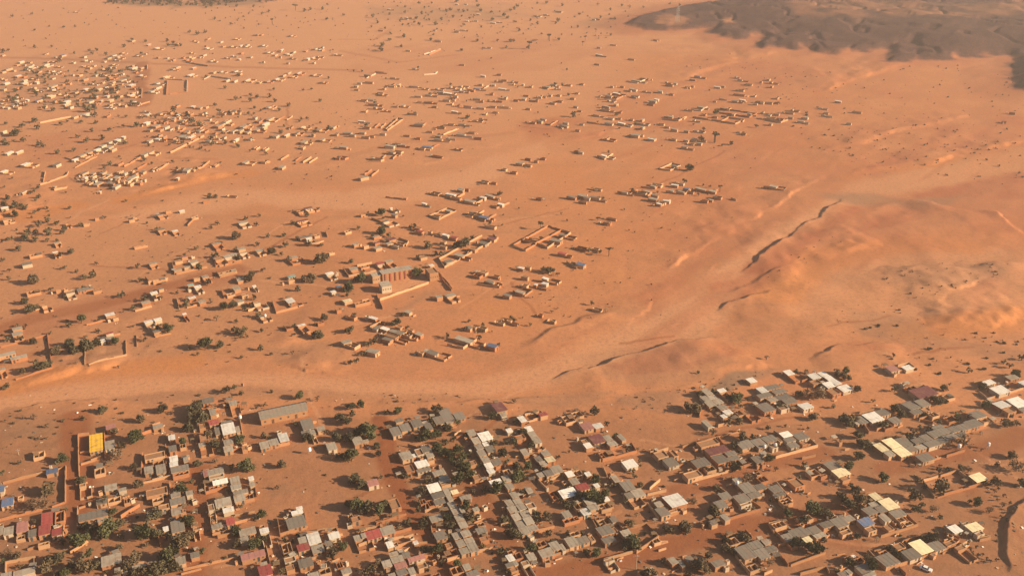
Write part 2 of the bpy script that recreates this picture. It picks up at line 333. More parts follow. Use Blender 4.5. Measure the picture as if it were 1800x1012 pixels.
# ================================================================ ground sheet
def build_ground():
    nr, nc = Xg.shape
    co = np.stack([Xg, Yg, Z], -1).reshape(-1, 3).astype(np.float32)
    i = np.arange(nr * nc).reshape(nr, nc)
    q = np.stack([i[:-1, :-1], i[:-1, 1:], i[1:, 1:], i[1:, :-1]], -1).reshape(-1, 4)
    me = bpy.data.meshes.new('ground'); me.vertices.add(len(co)); me.vertices.foreach_set('co', co.ravel())
    me.loops.add(q.size); me.loops.foreach_set('vertex_index', q.ravel().astype(np.int32))
    me.polygons.add(len(q)); me.polygons.foreach_set('loop_start', np.arange(0, q.size, 4, dtype=np.int32)); me.polygons.foreach_set('loop_total', np.full(len(q), 4, np.int32))
    me.polygons.foreach_set('use_smooth', np.ones(len(q), bool)); me.update()
    PX = PXg + 14 * fbm(Xg / 20, Yg / 20, 3); PY = PYg + 6 * fbm(Xg / 20 + 50, Yg / 20, 3)
    nz = fbm(Xg / 40, Yg / 40, 4)
    rock = sm(-16, 4, mesa + 16 * fbm(Xg / 16, Yg / 22, 4)) * (mesa > -30)
    pale = blob(PX, PY, [(1380, 22), (1430, 14), (1560, 16), (1700, 22), (1900, 10), (1900, 40), (1700, 46), (1560, 44), (1440, 44), (1390, 36)], 9)
    rock = rock * (1 - 0.34 * pale * sm(-0.35, 0.35, nz + 0.15)) * (1 - 0.5 * blob(PX, PY, [(1150, 38), (1180, 32), (1215, 40), (1205, 53), (1160, 52)], 5)) * (1 - 0.7 * blob(PX, PY, [(1265, 42), (1285, 40), (1282, 47), (1266, 48)], 3))
    wash_haze = blob(PX, PY, [(-60, 705), (150, 672), (430, 655), (620, 668), (820, 672), (950, 640), (1100, 575), (1250, 480), (1400, 380), (1500, 320), (1720, 275), (1900, 240), (1900, 280), (1700, 320), (1560, 345), (1470, 375), (1330, 455), (1250, 590), (1100, 640), (980, 672), (850, 700), (600, 690), (420, 678), (200, 700), (-60, 730)], 18)
    wash_haze *= 0.85
    wash_haze = np.maximum(wash_haze, 0.95 * blob(PX, PY, [(200, 380), (380, 330), (600, 340), (800, 300), (960, 240), (960, 280), (800, 340), (640, 372), (450, 360), (240, 400)], 16))
    wash_haze = np.maximum(wash_haze, 0.9 * blob(PX, PY, [(682, 495), (700, 488), (745, 486), (765, 492), (700, 512), (684, 512)], 6))
    wash_haze = np.maximum(wash_haze, (1 - sm(60, 420, PY)) * (1 - 0.75 * sm(700, 1300, PX)))  # paleness of far haze put into the ground colour, strongest at upper left
    town = sm(700, 760, PY) * (1 - 0.35 * sm(1500, 1800, PX) * (1 - sm(690, 800, PY)))
    town = np.maximum(town, 0.35 * blob(PX, PY, [(-60, 430), (300, 400), (560, 420), (640, 560), (420, 620), (-60, 650)], 40))
    town = np.clip(town * (0.85 + 0.5 * nz), 0, 1)
    face = np.zeros(Xg.shape, np.float32)
    for pts, h, wd, dec, side in BANKS:
        if side == 'L' and h >= 2.4: face = np.maximum(face, 0.9 * band(WX, WY, pts, wd * 1.2, wd * 0.9))
    face = np.maximum(face, 0.55 * blob(PX, PY, [(1380, 495), (1430, 458), (1560, 420), (1800, 380), (1860, 440), (1600, 425), (1480, 452)], 14))
    face = np.maximum(face, (0.45 + 0.35 * nz) * blob(PX, PY, [(1080, 90), (1330, 85), (1780, 130), (1900, 330), (1560, 300), (1420, 300), (1100, 200)], 40))
    face = np.maximum(face, (0.35 + 0.5 * nz) * blob(PX, PY, [(900, 200), (1100, 190), (1330, 330), (1200, 420), (1050, 560), (900, 590), (800, 540), (900, 420)], 40))
    face = np.maximum(face, 0.5 * blob(PX, PY, [(1420, 170), (1560, 110), (1770, 110), (1775, 190), (1500, 240)], 16))
    face = np.maximum(face, 0.8 * blob(PX, PY, [(1775, 965), (1800, 935), (1850, 930), (1850, 1010), (1790, 990)], 6))
    grey = np.zeros(Xg.shape, np.float32)
    for pts, a in (([(1080, 700), (1130, 690), (1230, 690), (1290, 655), (1380, 648), (1330, 668), (1240, 700), (1230, 730), (1150, 725), (1090, 712)], .85),
                   ([(900, 700), (980, 690), (1080, 692), (990, 715), (900, 708)], .5), ([(0, 745), (60, 730), (120, 740), (80, 760), (10, 775)], .4),
                   ([(200, 700), (420, 680), (700, 690), (880, 700), (700, 712), (420, 700), (240, 712)], .45), ([(1480, 540), (1600, 560), (1640, 590), (1560, 600), (1500, 580)], .35),
                   ([(1560, 600), (1800, 640), (1800, 620), (1640, 590)], .3), ([(1420, 335), (1500, 340), (1600, 350), (1700, 345), (1640, 368), (1500, 360)], .45),
                   ([(1540, 470), (1720, 450), (1800, 455), (1760, 490), (1650, 520), (1560, 500)], .3), ([(460, 615), (560, 600), (640, 620), (600, 640), (480, 640)], .35),
                   ([(470, 860), (510, 845), (520, 862), (480, 875)], .4), ([(560, 870), (600, 860), (620, 900), (580, 905)], .35), ([(1000, 625), (1200, 605), (1300, 640), (1200, 690), (1050, 670)], .25),
                   ([(700, 545), (760, 505), (740, 530), (690, 560)], .4), ([(120, 620), (220, 600), (220, 640), (150, 650)], .35), ([(300, 990), (0, 1012), (0, 940), (200, 960)], .35),
                   ([(190, -6), (240, -4), (470, -2), (460, 8), (330, 14), (220, 9)], .8), ([(640, 12), (900, 8), (960, 30), (800, 40), (660, 36)], .35), ([(60, 98), (260, 100), (250, 182), (0, 190), (0, 120)], .25),
                   ([(1100, 40), (1040, 30), (1000, 48), (1080, 52)], .3)):
        grey = np.maximum(grey, a * blob(PX, PY, pts, 9) * np.clip(0.75 + 0.9 * nz, 0, 1.2))
    red = np.zeros(Xg.shape, np.float32); stk = fbm((Xg * 0.64 + Yg * 0.77) / 120, (Yg * 0.64 - Xg * 0.77) / 16, 4)
    for pts, a in (([(1300, 478), (1380, 415), (1460, 368), (1600, 352), (1700, 362), (1640, 385), (1540, 405), (1430, 440), (1380, 470), (1330, 490)], .8),
                   ([(1590, 345), (1700, 318), (1830, 295), (1830, 350), (1700, 350), (1610, 350)], .85), ([(1240, 500), (1310, 480), (1410, 460), (1380, 490), (1330, 515), (1260, 540), (1220, 545)], .6),
                   ([(1500, 310), (1580, 260), (1640, 225), (1800, 200), (1830, 240), (1700, 262), (1560, 295)], .7), ([(1100, 175), (1330, 100), (1560, 125), (1440, 165), (1300, 150), (1200, 160)], .55),
                   ([(1055, 650), (1110, 632), (1190, 610), (1270, 600), (1310, 625), (1200, 655), (1100, 662)], .6), ([(920, 215), (1000, 205), (1100, 220), (1060, 240), (960, 255), (925, 245)], .7),
                   ([(1040, 200), (1130, 160), (1300, 150), (1250, 240), (1120, 235)], .45), ([(1380, 620), (1440, 605), (1500, 598), (1580, 612), (1500, 625)], .5), ([(1290, 230), (1500, 200), (1480, 290), (1350, 270)], .4),
                   ([(1240, 350), (1300, 335), (1310, 360), (1260, 375)], .5), ([(930, 640), (1000, 600), (1080, 560), (1060, 575), (960, 625)], .5), ([(1740, 360), (1830, 330), (1860, 430), (1780, 420)], .5),
                   ([(1110, 520), (1200, 470), (1260, 440), (1230, 480), (1140, 540)], .5), ([(600, 90), (900, 60), (1100, 90), (900, 130), (620, 130)], .25), ([(0, 240), (300, 210), (320, 260), (60, 290)], .3), ([(0, 560), (200, 520), (420, 470), (440, 490), (200, 560), (0, 600)], .5)):
        red = np.maximum(red, a * blob(PX, PY, pts, 12) * np.clip(0.8 + 0.7 * nz + 0.7 * stk, 0, 1.3))
    wash_haze = np.maximum(wash_haze, (0.45 + 0.4 * stk) * blob(PX, PY, [(1440, 470), (1560, 445), (1800, 440), (1840, 560), (1560, 570), (1400, 560), (1330, 520)], 16))
    red = np.maximum(red, (0.42 + 0.35 * nz) * sm(950, 1350, PX) * sm(60, 110, PY) * (1 - sm(400, 520, PY)) * (1 - 0.8 * wash_haze))
    red = np.maximum(red, 0.75 * sm(-75, -8, mesa + 25 * fbm(Xg / 30, Yg / 40, 3)) * (mesa < 6))
    wash_haze = np.maximum(wash_haze, 0.55 * braid * (0.7 + 0.6 * nz)); red = np.maximum(red, 0.45 * sm(0.05, 0.5, stk) * sm(930, 1150, PX) * sm(110, 260, PY) * (1 - sm(600, 680, PY)))
    wash_haze = np.maximum(wash_haze, 0.45 * blob(PX, PY, [(-60, 400), (300, 380), (520, 440), (480, 600), (200, 640), (-60, 650)], 50))
    track = np.zeros(Xg.shape, np.float32)
    for pts, wdt, a in (([(672, 735), (680, 770), (690, 830), (712, 880), (735, 925), (757, 962), (790, 1000), (830, 1040)], 5.5, .9), ([(676, 735), (690, 790), (702, 850)], 2, .5),
                        ([(900, 1030), (970, 1010), (1060, 990), (1130, 972), (1200, 952), (1300, 920), (1400, 905), (1520, 880)], 7, .75), ([(1290, 965), (1400, 930), (1500, 950)], 5, .3),
                        ([(344, 1020), (350, 940), (345, 880), (350, 830)], 7, .7), ([(125, 905), (128, 860), (132, 790), (128, 740)], 7, .75), ([(1200, 862), (1280, 836), (1450, 800)], 6, .6),
                        ([(830, 850), (860, 905), (880, 960), (900, 1010)], 6, .6), ([(1560, 825), (1640, 808), (1760, 775), (1800, 760)], 7, .6), ([(-20, 590), (60, 560), (170, 535), (300, 500), (420, 470)], 8, .5),
                        ([(250, 185), (246, 150), (250, 112)], 11, .6), ([(-40, 100), (100, 104), (250, 112), (420, 118), (620, 124)], 7, .4), ([(600, 90), (700, 110), (800, 97)], 5, .3), ([(600, 70), (660, 70), (690, 52)], 4, .25),
                        ([(300, 277), (380, 279)], 4, .3), ([(1430, 200), (1500, 320)], 3, .0), ([(0, 640), (90, 615)], 4, .3), ([(1660, 780), (1700, 840), (1790, 940)], 4, .3), ([(560, 290), (700, 250), (900, 235)], 6, .2)):
        track = np.maximum(track, a * band(WX, WY, pts, wdt, wdt * 0.7))
    rp = random.Random(17)
    for i in range(70):                                                  # trodden paths: some paler, some redder than the soil
        x0, y0 = rp.uniform(-50, 1800), rp.choice([rp.uniform(400, 640), rp.uniform(700, 1010), rp.uniform(150, 400)])
        if 1250 < x0 and y0 < 680 and rp.random() < .8: continue
        dx, dy = rp.choice([(1, -.25), (1, -.12), (.35, 1), (1, -.5), (1, .1)]); L = rp.uniform(60, 200) * (y0 / 800 + .35); n = 7
        if dx < .5: dx = (x0 - 90) / 1100; L *= .6
        pts = [(x0 + dx * L * t / n + rp.uniform(-3, 3), y0 + dy * L * t / n + rp.uniform(-1.5, 1.5)) for t in range(n + 1)]
        b_ = band(WX, WY, pts, rp.uniform(.6, 1.8), 1.0)
        if rp.random() < .55: wash_haze = np.maximum(wash_haze, .75 * b_); town = town * (1 - .55 * b_)
        else: track = np.maximum(track, .5 * b_)
    for nm, ch in (('soil', (rock, wash_haze * (1 - rock), town)), ('use', (track, face, grey))):
        at = me.attributes.new(nm, 'FLOAT_COLOR', 'POINT'); arr = np.ones((nr * nc, 4), np.float32)
        for j, c in enumerate(ch): arr[:, j] = np.clip(c, 0, 1).ravel()
        if nm == 'soil': arr[:, 3] = np.clip(red, 0, 1).ravel()
        at.data.foreach_set('color', arr.ravel())
    me.materials.append(M['ground'])
    o = link('ground', me); o['kind'] = 'structure'; o['label'] = 'orange sand plain with dry riverbed, gullies and a dark rocky plateau'
build_ground()
# ---------------------------------------------------------------- survey of the place
# Houses: one block per survey sheet: origin x, origin y, scale, unit (P sheet pixels, M metres); entries x y w d c
# c: roof look  g grey l pale w white c cream r red p pink m maroon y yellow b blue t teal o flat mud u roofless
HOUSES = """
#0 660 5.623 P
950 660 125 170 y;1085 685 90 75 l;1095 505 90 40 p;385 775 110 55 u;515 940 110 45 b;985 940 105 60 u;1560 500 90 40 l;1530 790 200 55 o;1590 920 90 80 l;1470 930 80 70 l;1565 860 110 45 u;985 890 60 40 g
#300 660 5.623 P
370 245 110 50 g;415 360 55 60 l;425 460 90 40 r;310 495 60 45 o;615 270 70 40 l;570 525 120 90 w;660 530 40 50 l;555 465 100 35 g;570 655 85 55 l;570 720 85 55 l;730 715 50 35 o;460 550 40 60 g;310 680 60 30 l;330 610 90 60 o;1350 480 105 90 g;1330 560 70 40 g;1400 560 50 45 l;1115 610 85 80 w;1020 655 90 60 l;930 685 90 60 l;1485 525 70 40 l;1590 700 85 60 l;10 610 60 50 w;30 820 75 45 w;30 870 75 45 w;90 915 170 55 g;100 965 160 30 u;20 720 70 60 g;150 830 40 40 l;445 945 150 55 l;350 965 50 60 p;450 990 145 40 o;120 690 60 40 u
#600 660 5.623 P
745 470 95 60 g;630 510 90 60 g;535 550 85 80 g;845 505 90 60 g;1040 390 100 110 g;1155 400 110 60 g;960 440 80 60 g;1065 450 60 40 l;1560 310 100 85 m;1600 385 50 30 l;160 640 85 70 l;240 645 50 20 l;1285 565 70 50 l;1420 600 110 70 w;1330 640 65 52 l;1360 700 65 52 l;1385 762 65 52 l;1425 828 65 48 l;1455 885 65 48 w;1475 935 60 45 w;1420 670 50 38 w;1470 725 70 50 g;1530 850 85 55 g;1290 860 80 40 o;840 720 70 60 g;870 775 65 50 l;880 820 60 35 o;770 755 70 60 o;640 790 105 75 l;710 790 50 25 w;795 870 115 60 w;810 922 130 40 g;670 920 80 70 o;950 960 80 45 l;1000 945 40 50 l;1010 1000 80 30 l;1130 965 50 20 l;570 440 70 28 g;1660 540 50 30 w;1340 1000 70 40 o;1640 950 70 50 u
#900 660 5.623 P
100 430 55 55 w;305 380 70 32 r;165 525 60 40 w;200 580 60 42 l;240 635 65 60 l;330 765 65 50 l;375 825 75 45 c;125 755 55 55 l;80 610 90 40 o;645 380 90 50 u;560 425 100 60 u;740 500 95 60 p;845 495 90 42 w;840 625 110 70 m;940 620 75 50 l;985 665 75 50 l;750 690 60 38 w;720 650 50 40 o;935 775 125 55 u;1165 872 110 60 w;1570 855 100 70 g;1480 790 100 75 o;1590 770 60 60 o;440 925 90 60 l;365 960 80 55 g;300 975 90 40 l;570 970 65 45 w;750 970 45 32 w;650 960 80 50 u;1080 610 40 60 l;260 820 55 45 g;310 870 60 40 l
#1200 620 5.623 P
240 385 60 48 l;285 430 60 48 l;225 450 60 45 l;270 500 70 50 l;345 475 70 45 l;385 530 75 50 l;440 580 65 45 w;405 625 40 28 w;385 370 65 25 w;680 270 65 38 w;1050 195 65 38 w;1300 230 80 42 w;1390 210 60 38 w;1450 250 60 42 w;1445 315 75 42 w;1510 295 70 38 w;1605 350 95 48 w;1490 385 80 50 o;1310 290 80 40 o;785 365 65 45 w;880 340 130 35 g;955 380 110 33 g;810 420 120 33 g;990 435 130 36 g;875 450 80 55 l;1060 475 110 38 g;820 540 110 75 g;990 540 80 40 o;1215 525 95 48 w;620 590 40 40 o;560 590 60 45 u;1020 805 85 40 w;1050 850 85 45 g;1085 905 80 48 g;1160 825 120 58 g;860 850 110 55 g;935 860 60 40 o;620 905 120 58 g;745 895 115 75 g;880 920 70 50 o;1190 885 50 35 o;340 960 190 55 m;250 890 180 50 o;240 700 40 60 l;1550 870 30 25 o;470 985 90 45 g
#1500 620 5.623 P
385 155 80 42 p;535 145 75 32 w;695 390 185 72 m;560 345 100 30 u;940 430 80 38 u;570 520 100 65 g;605 570 90 55 g;670 500 110 55 g;700 560 80 40 o;790 605 70 40 u;195 635 120 72 w;290 590 90 50 g;95 660 100 58 g;410 665 80 48 g;330 720 80 40 u;1340 290 80 33 w;1450 365 110 58 w;1570 240 85 33 l;1690 300 60 40 w;1465 510 100 52 w;1625 490 115 68 w;1680 555 70 40 g;1540 570 80 40 o;1225 610 105 58 g;1190 695 110 58 g;1095 730 100 48 g;990 755 90 48 g;1050 795 90 48 g;890 770 105 48 g;840 738 95 35 g;805 800 90 48 g;945 820 105 55 g;880 855 105 55 g;730 835 90 48 g;765 885 115 62 g;640 870 85 42 g;665 920 90 48 l;500 880 105 68 g;570 935 105 62 g;390 890 115 75 c;490 968 135 78 c;275 935 70 70 c;345 985 65 60 l;1290 660 60 40 u;960 650 90 45 u
#0 832 5.623 P
75 280 110 80 b;85 565 90 80 l;220 525 105 95 p;310 590 90 65 g;465 440 105 105 r;440 550 110 100 r;560 575 90 70 r;590 420 95 105 u;10 560 50 80 l;205 625 90 40 u;1095 135 115 55 l;815 110 60 30 o;1005 275 100 50 g;1130 255 130 45 u;920 410 280 75 g;1020 445 105 45 l;1550 180 210 65 o;1620 330 105 45 o;1210 155 70 28 l;240 970 210 50 l;60 1000 100 40 l;1100 850 190 90 l;1375 910 130 22 l;1160 950 50 40 l;1560 255 110 40 u;1255 265 60 50 u;10 150 60 60 b;1640 545 50 40 w;430 690 110 30 u
#300 832 5.623 P
490 80 140 38 w;420 130 90 40 u;635 65 85 60 l;645 125 95 55 l;690 175 138 50 l;680 240 100 58 l;775 225 90 48 u;795 45 45 35 w;805 105 45 35 l;520 285 150 72 l;570 355 100 38 w;400 330 60 60 o;590 470 75 62 r;455 520 95 50 l;760 570 155 58 l;725 640 78 48 l;925 560 80 45 w;1240 480 175 95 g;1250 380 105 30 w;1275 350 55 45 w;1310 725 110 60 r;1305 655 75 50 l;1415 640 112 95 w;1615 610 100 52 w;1455 745 110 65 l;1335 880 132 72 g;1525 960 115 55 u;1180 925 80 50 o;1150 730 95 95 u;1180 850 110 50 o;1410 1000 100 40 l;815 805 230 62 p;935 955 120 105 r;920 890 60 28 l;100 860 90 65 l;240 800 80 48 g;50 210 90 40 l;70 270 145 55 g;60 370 100 65 l;185 190 60 40 l;70 520 125 100 g;250 540 60 30 o;125 365 50 30 o;1670 900 60 60 u;1560 690 60 50 g
#600 832 5.623 P
310 90 100 52 p;525 300 95 90 o;145 450 90 45 o;915 140 112 68 w;950 205 110 72 g;965 268 98 58 g;805 275 60 45 u;880 290 60 60 u;1010 50 100 60 l;1030 95 90 30 o;1035 180 60 55 l;1060 240 60 50 l;1090 305 60 58 l;1130 370 65 50 l;1165 435 70 50 l;1200 500 70 58 l;1230 590 80 55 l;1260 650 80 58 l;1300 730 80 75 l;1145 610 80 58 l;1185 685 80 62 l;1215 755 85 62 l;1230 235 100 38 l;1120 180 60 30 c;1190 370 50 45 l;1525 80 105 38 w;1330 350 50 30 l;1385 560 90 48 g;1410 640 80 38 o;1380 500 70 35 u;935 440 108 55 l;980 610 105 75 g;1630 50 60 55 l;1660 120 65 55 l;1660 290 60 58 l;1680 350 60 55 l;315 600 138 72 r;455 560 128 68 l;165 635 70 48 l;222 610 40 40 l;480 700 58 52 w;515 790 80 28 l;550 835 108 68 l;585 900 108 56 p;600 970 98 58 g;690 965 68 58 l;640 800 60 48 g;740 830 155 45 p;450 890 78 58 l;800 910 88 48 o;500 1000 60 28 l;735 680 38 30 w;1060 705 60 40 o;1090 785 130 65 u;1140 950 115 70 u;1240 920 60 48 l;1300 985 108 48 g;1670 830 58 58 w;1660 890 70 48 g;50 960 88 48 l;930 1000 90 30 u;530 700 60 40 u
#900 832 5.623 P
20 210 60 55 l;50 265 65 55 l;90 325 70 58 l;130 395 75 58 l;165 465 75 58 l;205 530 75 58 l;15 355 65 58 l;45 425 75 58 l;85 490 80 60 l;125 560 88 68 l;170 165 50 40 l;180 320 90 50 o;555 190 145 68 w;615 75 70 50 l;690 125 108 65 r;835 115 42 30 w;660 30 60 35 u;430 210 95 80 u;760 268 80 68 l;800 330 88 48 l;730 375 80 58 w;670 315 105 55 u;930 250 48 30 w;915 320 100 55 u;540 400 70 55 l;580 450 150 45 u;1140 120 98 75 g;1245 190 98 68 l;1020 50 48 58 l;1160 215 65 48 g;1610 265 150 105 w;1490 375 88 75 g;1450 300 60 38 l;1580 355 80 40 o;920 560 125 80 g;950 645 108 68 g;910 475 115 55 u;1000 450 60 50 g;1130 590 78 55 l;340 780 122 68 l;420 715 88 78 l;590 675 88 80 l;700 655 98 58 g;490 730 50 58 l;785 640 48 50 o;1425 660 68 40 u;190 820 70 55 l;20 885 60 40 l;50 810 90 60 u;130 880 68 40 o;20 945 70 35 o;1590 860 60 58 l;1340 975 150 65 u;1660 890 60 58 g;960 850 90 30 o;620 590 90 40 u;290 690 90 50 u;1020 560 60 60 o
#1200 770 5.623 P
180 240 135 65 g;370 205 108 70 g;480 180 105 65 g;100 360 145 55 o;630 228 105 45 u;735 210 78 55 g;785 240 40 40 o;800 145 48 28 l;635 490 105 75 g;700 550 105 58 g;590 590 125 65 g;615 645 105 35 o;420 570 88 55 g;380 650 98 58 g;765 480 88 48 g;910 500 108 58 g;945 545 105 42 g;540 408 68 28 l;1020 620 95 50 u;440 622 58 35 o;420 780 50 55 l;300 830 58 38 g;1475 265 102 58 g;1560 330 118 68 c;1600 390 78 38 o;1290 340 95 55 u;1120 440 95 75 o;1380 355 60 35 u;950 850 115 48 u;1150 930 135 75 g;1050 975 105 58 g;1290 905 105 55 g;1345 950 105 48 l;1220 985 65 70 c;1420 850 98 48 g;1540 830 125 75 g;1640 790 78 45 l;1610 928 95 35 o;1590 890 80 35 u;270 300 90 40 u;790 400 80 50 u;1240 780 60 45 u
#1500 770 5.623 P
1235 388 105 58 c;220 575 66 58 c;350 650 108 85 c;430 735 108 68 g;210 650 78 38 l;165 715 98 65 g;280 692 105 58 g;125 825 108 58 b;310 785 58 58 l;200 772 70 35 o;160 890 80 60 o;1005 895 80 58 w;1195 875 108 58 c;1235 935 70 45 o;710 190 115 55 g;470 800 60 40 u;530 830 70 50 u;350 880 60 50 o;1110 845 60 25 o
#1200 880 6 P
665 540 125 120 g;820 560 135 85 g;770 470 115 75 g;930 505 98 58 g;880 430 58 45 l;520 425 115 65 u;740 700 105 60 u;375 655 108 55 g;460 690 40 30 o;70 610 60 50 g;1690 770 78 40 g;1740 750 60 40 l;1160 460 70 50 u;1750 600 70 40 u
#1500 880 6 P
120 710 128 75 g;360 620 145 105 g;615 560 125 85 g;710 485 128 115 c;860 480 145 75 g;480 480 88 55 o;1015 445 95 40 o;1130 490 88 35 o;170 775 108 28 l;60 620 80 45 u;320 545 80 40 u
#0 490 5.623 M
60 745 9 3 l;185 772 8 3 l;1520 135 4 2.5 w;1085 350 5 4 w;1140 380 3 2 o;1470 420 5 3 w;1555 400 4.5 3 w;1080 535 4 2 r;1090 590 4 4 l;1015 610 2.5 3 w;170 490 5 3 l;170 540 5 4 l;840 100 9 4 g;690 130 5 4 o;960 110 5 3 o;1440 230 5 3 l;330 130 8 5 u;1590 95 3 2 g;435 260 3 2 o;20 890 3 2 l;575 105 3 1.5 o;1570 10 8 3 u;1550 515 4 3 g
#300 490 5.623 M
195 60 3.5 2.5 t;265 75 4 3 w;650 95 4 5 l;730 155 4 2.5 o;590 150 5 3 u;1180 215 4.5 6 w;1290 455 4.5 2 w;210 185 4 3 w;310 225 4 3 l;685 220 4 3 l;135 345 2 1.5 w;1605 125 3 3 w;1655 300 3 3 o;825 70 2 1.5 w;690 15 4 2 l;850 235 4 2 o;1190 10 4 2 o;1480 430 4 2 u;1660 75 3 3 w;790 240 4 4 u;900 370 2.5 2 l
#600 490 5.623 M
60 215 5 4 c;205 230 10 3 u;315 385 5 2.5 w;110 370 5 3 u;965 175 4 3 l;1075 160 6 4 l;660 325 4 3 l;430 490 5 3 w;510 515 4 3 l;570 530 5 4 g;360 485 5 4 g;490 560 9 4 o;455 595 6 3 g;660 540 6 5 u;570 470 4 3 o;310 715 7 4 l;50 620 5 4 l;105 645 8 5 u;1215 600 11 4 l;900 730 6 4 g;790 725 3 2 o;1490 660 6 3.5 b;1260 480 4 3 g;1310 475 3 2 o;770 545 4 3 l;1575 430 5 2 u;1660 410 3 2 o;1470 25 5 3 g;1640 160 5 3 g;690 500 3 2 o;1400 480 5 3 u
#900 490 5.623 M
845 295 6 3 u;410 410 3 2.5 u;285 350 3 2 u;80 130 6 3 l;325 45 4 3 w;235 55 2 2 w;130 60 4 3 u
#0 330 5.623 M
45 195 5 3 w;545 635 3 2 w;1300 315 4 2 o;1390 575 9 2 u;1510 745 5 3 l;1560 910 12 3 u;1590 410 5 3 g;565 540 4 1.5 l;265 750 6 4 g;70 310 6 3 o;955 295 3 2 o;655 350 2 2 o;230 40 5 2 l;850 355 4 2 u;1660 225 4 2 o;1580 265 4 2 g;1330 290 3 2 u;350 660 8 4 u
#300 330 5.623 M
40 425 4 3 w;110 225 4 2 w;235 290 5 3 u;1360 200 6 4 m;1300 325 9 3 m;1275 230 5 4 u;715 340 7 3 l;450 550 6 3 l;480 700 6 3 o;590 670 9 4 l;700 600 5 3 l;715 640 5 2 o;880 620 5 4 l;1330 485 9 4 g;1365 500 4 2 w;1420 530 6 4 u;1200 690 7 3 l;560 830 12 3 u;340 875 4 3 l;1195 875 5 3 t;1570 845 5 3 w;690 895 5 2 l;1590 640 4 2 u;230 730 5 3 l;75 720 5 3 o;135 680 4 2 p;70 810 5 2 l;160 780 4 2 l;350 130 5 1.5 u;560 70 3 1.5 u;1440 470 4 3 u;255 890 4 2 o
#600 330 5.623 M
120 800 5 3.5 l;230 775 6 3 u;380 745 5 4 r;470 725 5 3 l;890 765 3 3 w;805 680 5 4 o;360 590 5 3.5 l;350 540 4 2 m;240 570 4 2 o;495 505 6 4 m;470 550 4 3 l;530 570 6 2 o;590 545 7 4 u;345 480 5 2 l;435 330 5 3 g;210 260 4 2 o;490 200 2 1.5 w;525 265 4 3 g;780 430 5 3 r;760 395 5 3 o;880 430 3 2 o;1030 465 5 2.5 w;1110 490 6 3 r;1010 530 4 3 o;1010 575 5 2 o;1170 665 7 4 l;1300 600 6 4 o;1405 545 6 4 g;1490 500 6 4 m;1060 725 5 4 g;1060 225 5 3 l;940 275 7 3 u;1325 255 12 5 u;1410 290 8 4 b;1575 160 5 3 w;820 155 4 2 w;1270 130 9 4 l;1400 95 5 3 w;1470 80 8 3 l;930 50 9 5 u;1080 65 9 3 w;1130 95 10 3 u;1180 20 6 3 l;1240 12 5 2 u;1400 830 6 4 o;1345 860 6 4 u;1530 870 5 3 u;1470 930 6 3 g;1475 375 9 3 u;60 430 5 3 u;140 555 4 3 l
#900 330 5.623 M
435 520 9 4 l;500 465 5 3 g;180 520 11 4 u;500 645 6 3 r;680 755 6 4 b;600 740 4 3 u;90 790 4 2.5 w;160 780 4 2 o;690 590 8 4 u;830 600 5 3 u;345 810 6 4 u;330 895 4 2.5 w;130 875 5 2 o;950 340 5 3 o;985 300 8 2 u;270 100 5 2.5 u;590 90 8 3 g;690 75 6 4 l;740 95 6 3 g;820 95 9 3 g;700 135 7 2 u;850 10 7 3 u
#1050 230 5.623 M
65 245 5 3 w;390 35 7 4 l;430 40 6 3 u;545 75 7 4 w;755 80 6 3 u;880 90 5 3 l;960 80 5 3 g;1010 120 5 3 l;930 125 6 3 u;860 160 6 3 g;1060 95 4 3 u;765 345 5 3 g;270 605 5 2 l;360 595 6 3 u;440 610 8 4 u;590 530 9 5 u;550 545 4 2 l;765 535 6 3 w;830 515 5 3 o;880 570 5 3 b;830 600 5 2 l;920 600 6 3 u;1020 575 9 3 l;1140 595 6 4 l;500 600 5 3 l;570 635 6 3 g;550 670 7 4 l;685 690 6 3 w;610 720 4 2 w;640 705 6 3 u;1060 685 6 3 u;1190 650 7 4 u;1120 680 4 2 l;730 590 4 2 l;95 900 5 3 o;1670 545 4 2 o
#1150 100 5.623 M
430 190 8 4 b;380 222 8 2 l;490 205 6 3 u;150 275 10 4 u;210 260 4 3 l;330 297 7 3 u;380 285 4 2 l;60 335 5 3 w;170 365 6 3 u;625 297 8 2 w;680 288 5 2 w;850 225 6 3 r;935 270 9 5 u;850 325 10 5 u;840 372 14 4 u;800 435 7 4 g;870 425 7 3 w;600 435 4 2 u;460 495 7 4 l;1040 440 8 4 u;1000 460 5 3 o;1135 450 8 3 g;1210 450 5 3 u;160 590 6 4 l;270 600 7 4 u;70 660 7 3 u;125 690 6 2 u;200 715 7 3 w;320 730 5 2.5 w;410 725 5 2.5 o;1160 600 9 5 u;1240 610 9 5 u;1210 560 6 3 o;1340 550 9 3 u;1350 595 5 2 l;1450 635 7 3 l;940 560 4 2 w;600 590 6 3 u;830 740 4 2 u;885 755 5 3 u;1640 505 5 2 u;1670 570 4 2 o
#900 60 5.623 M
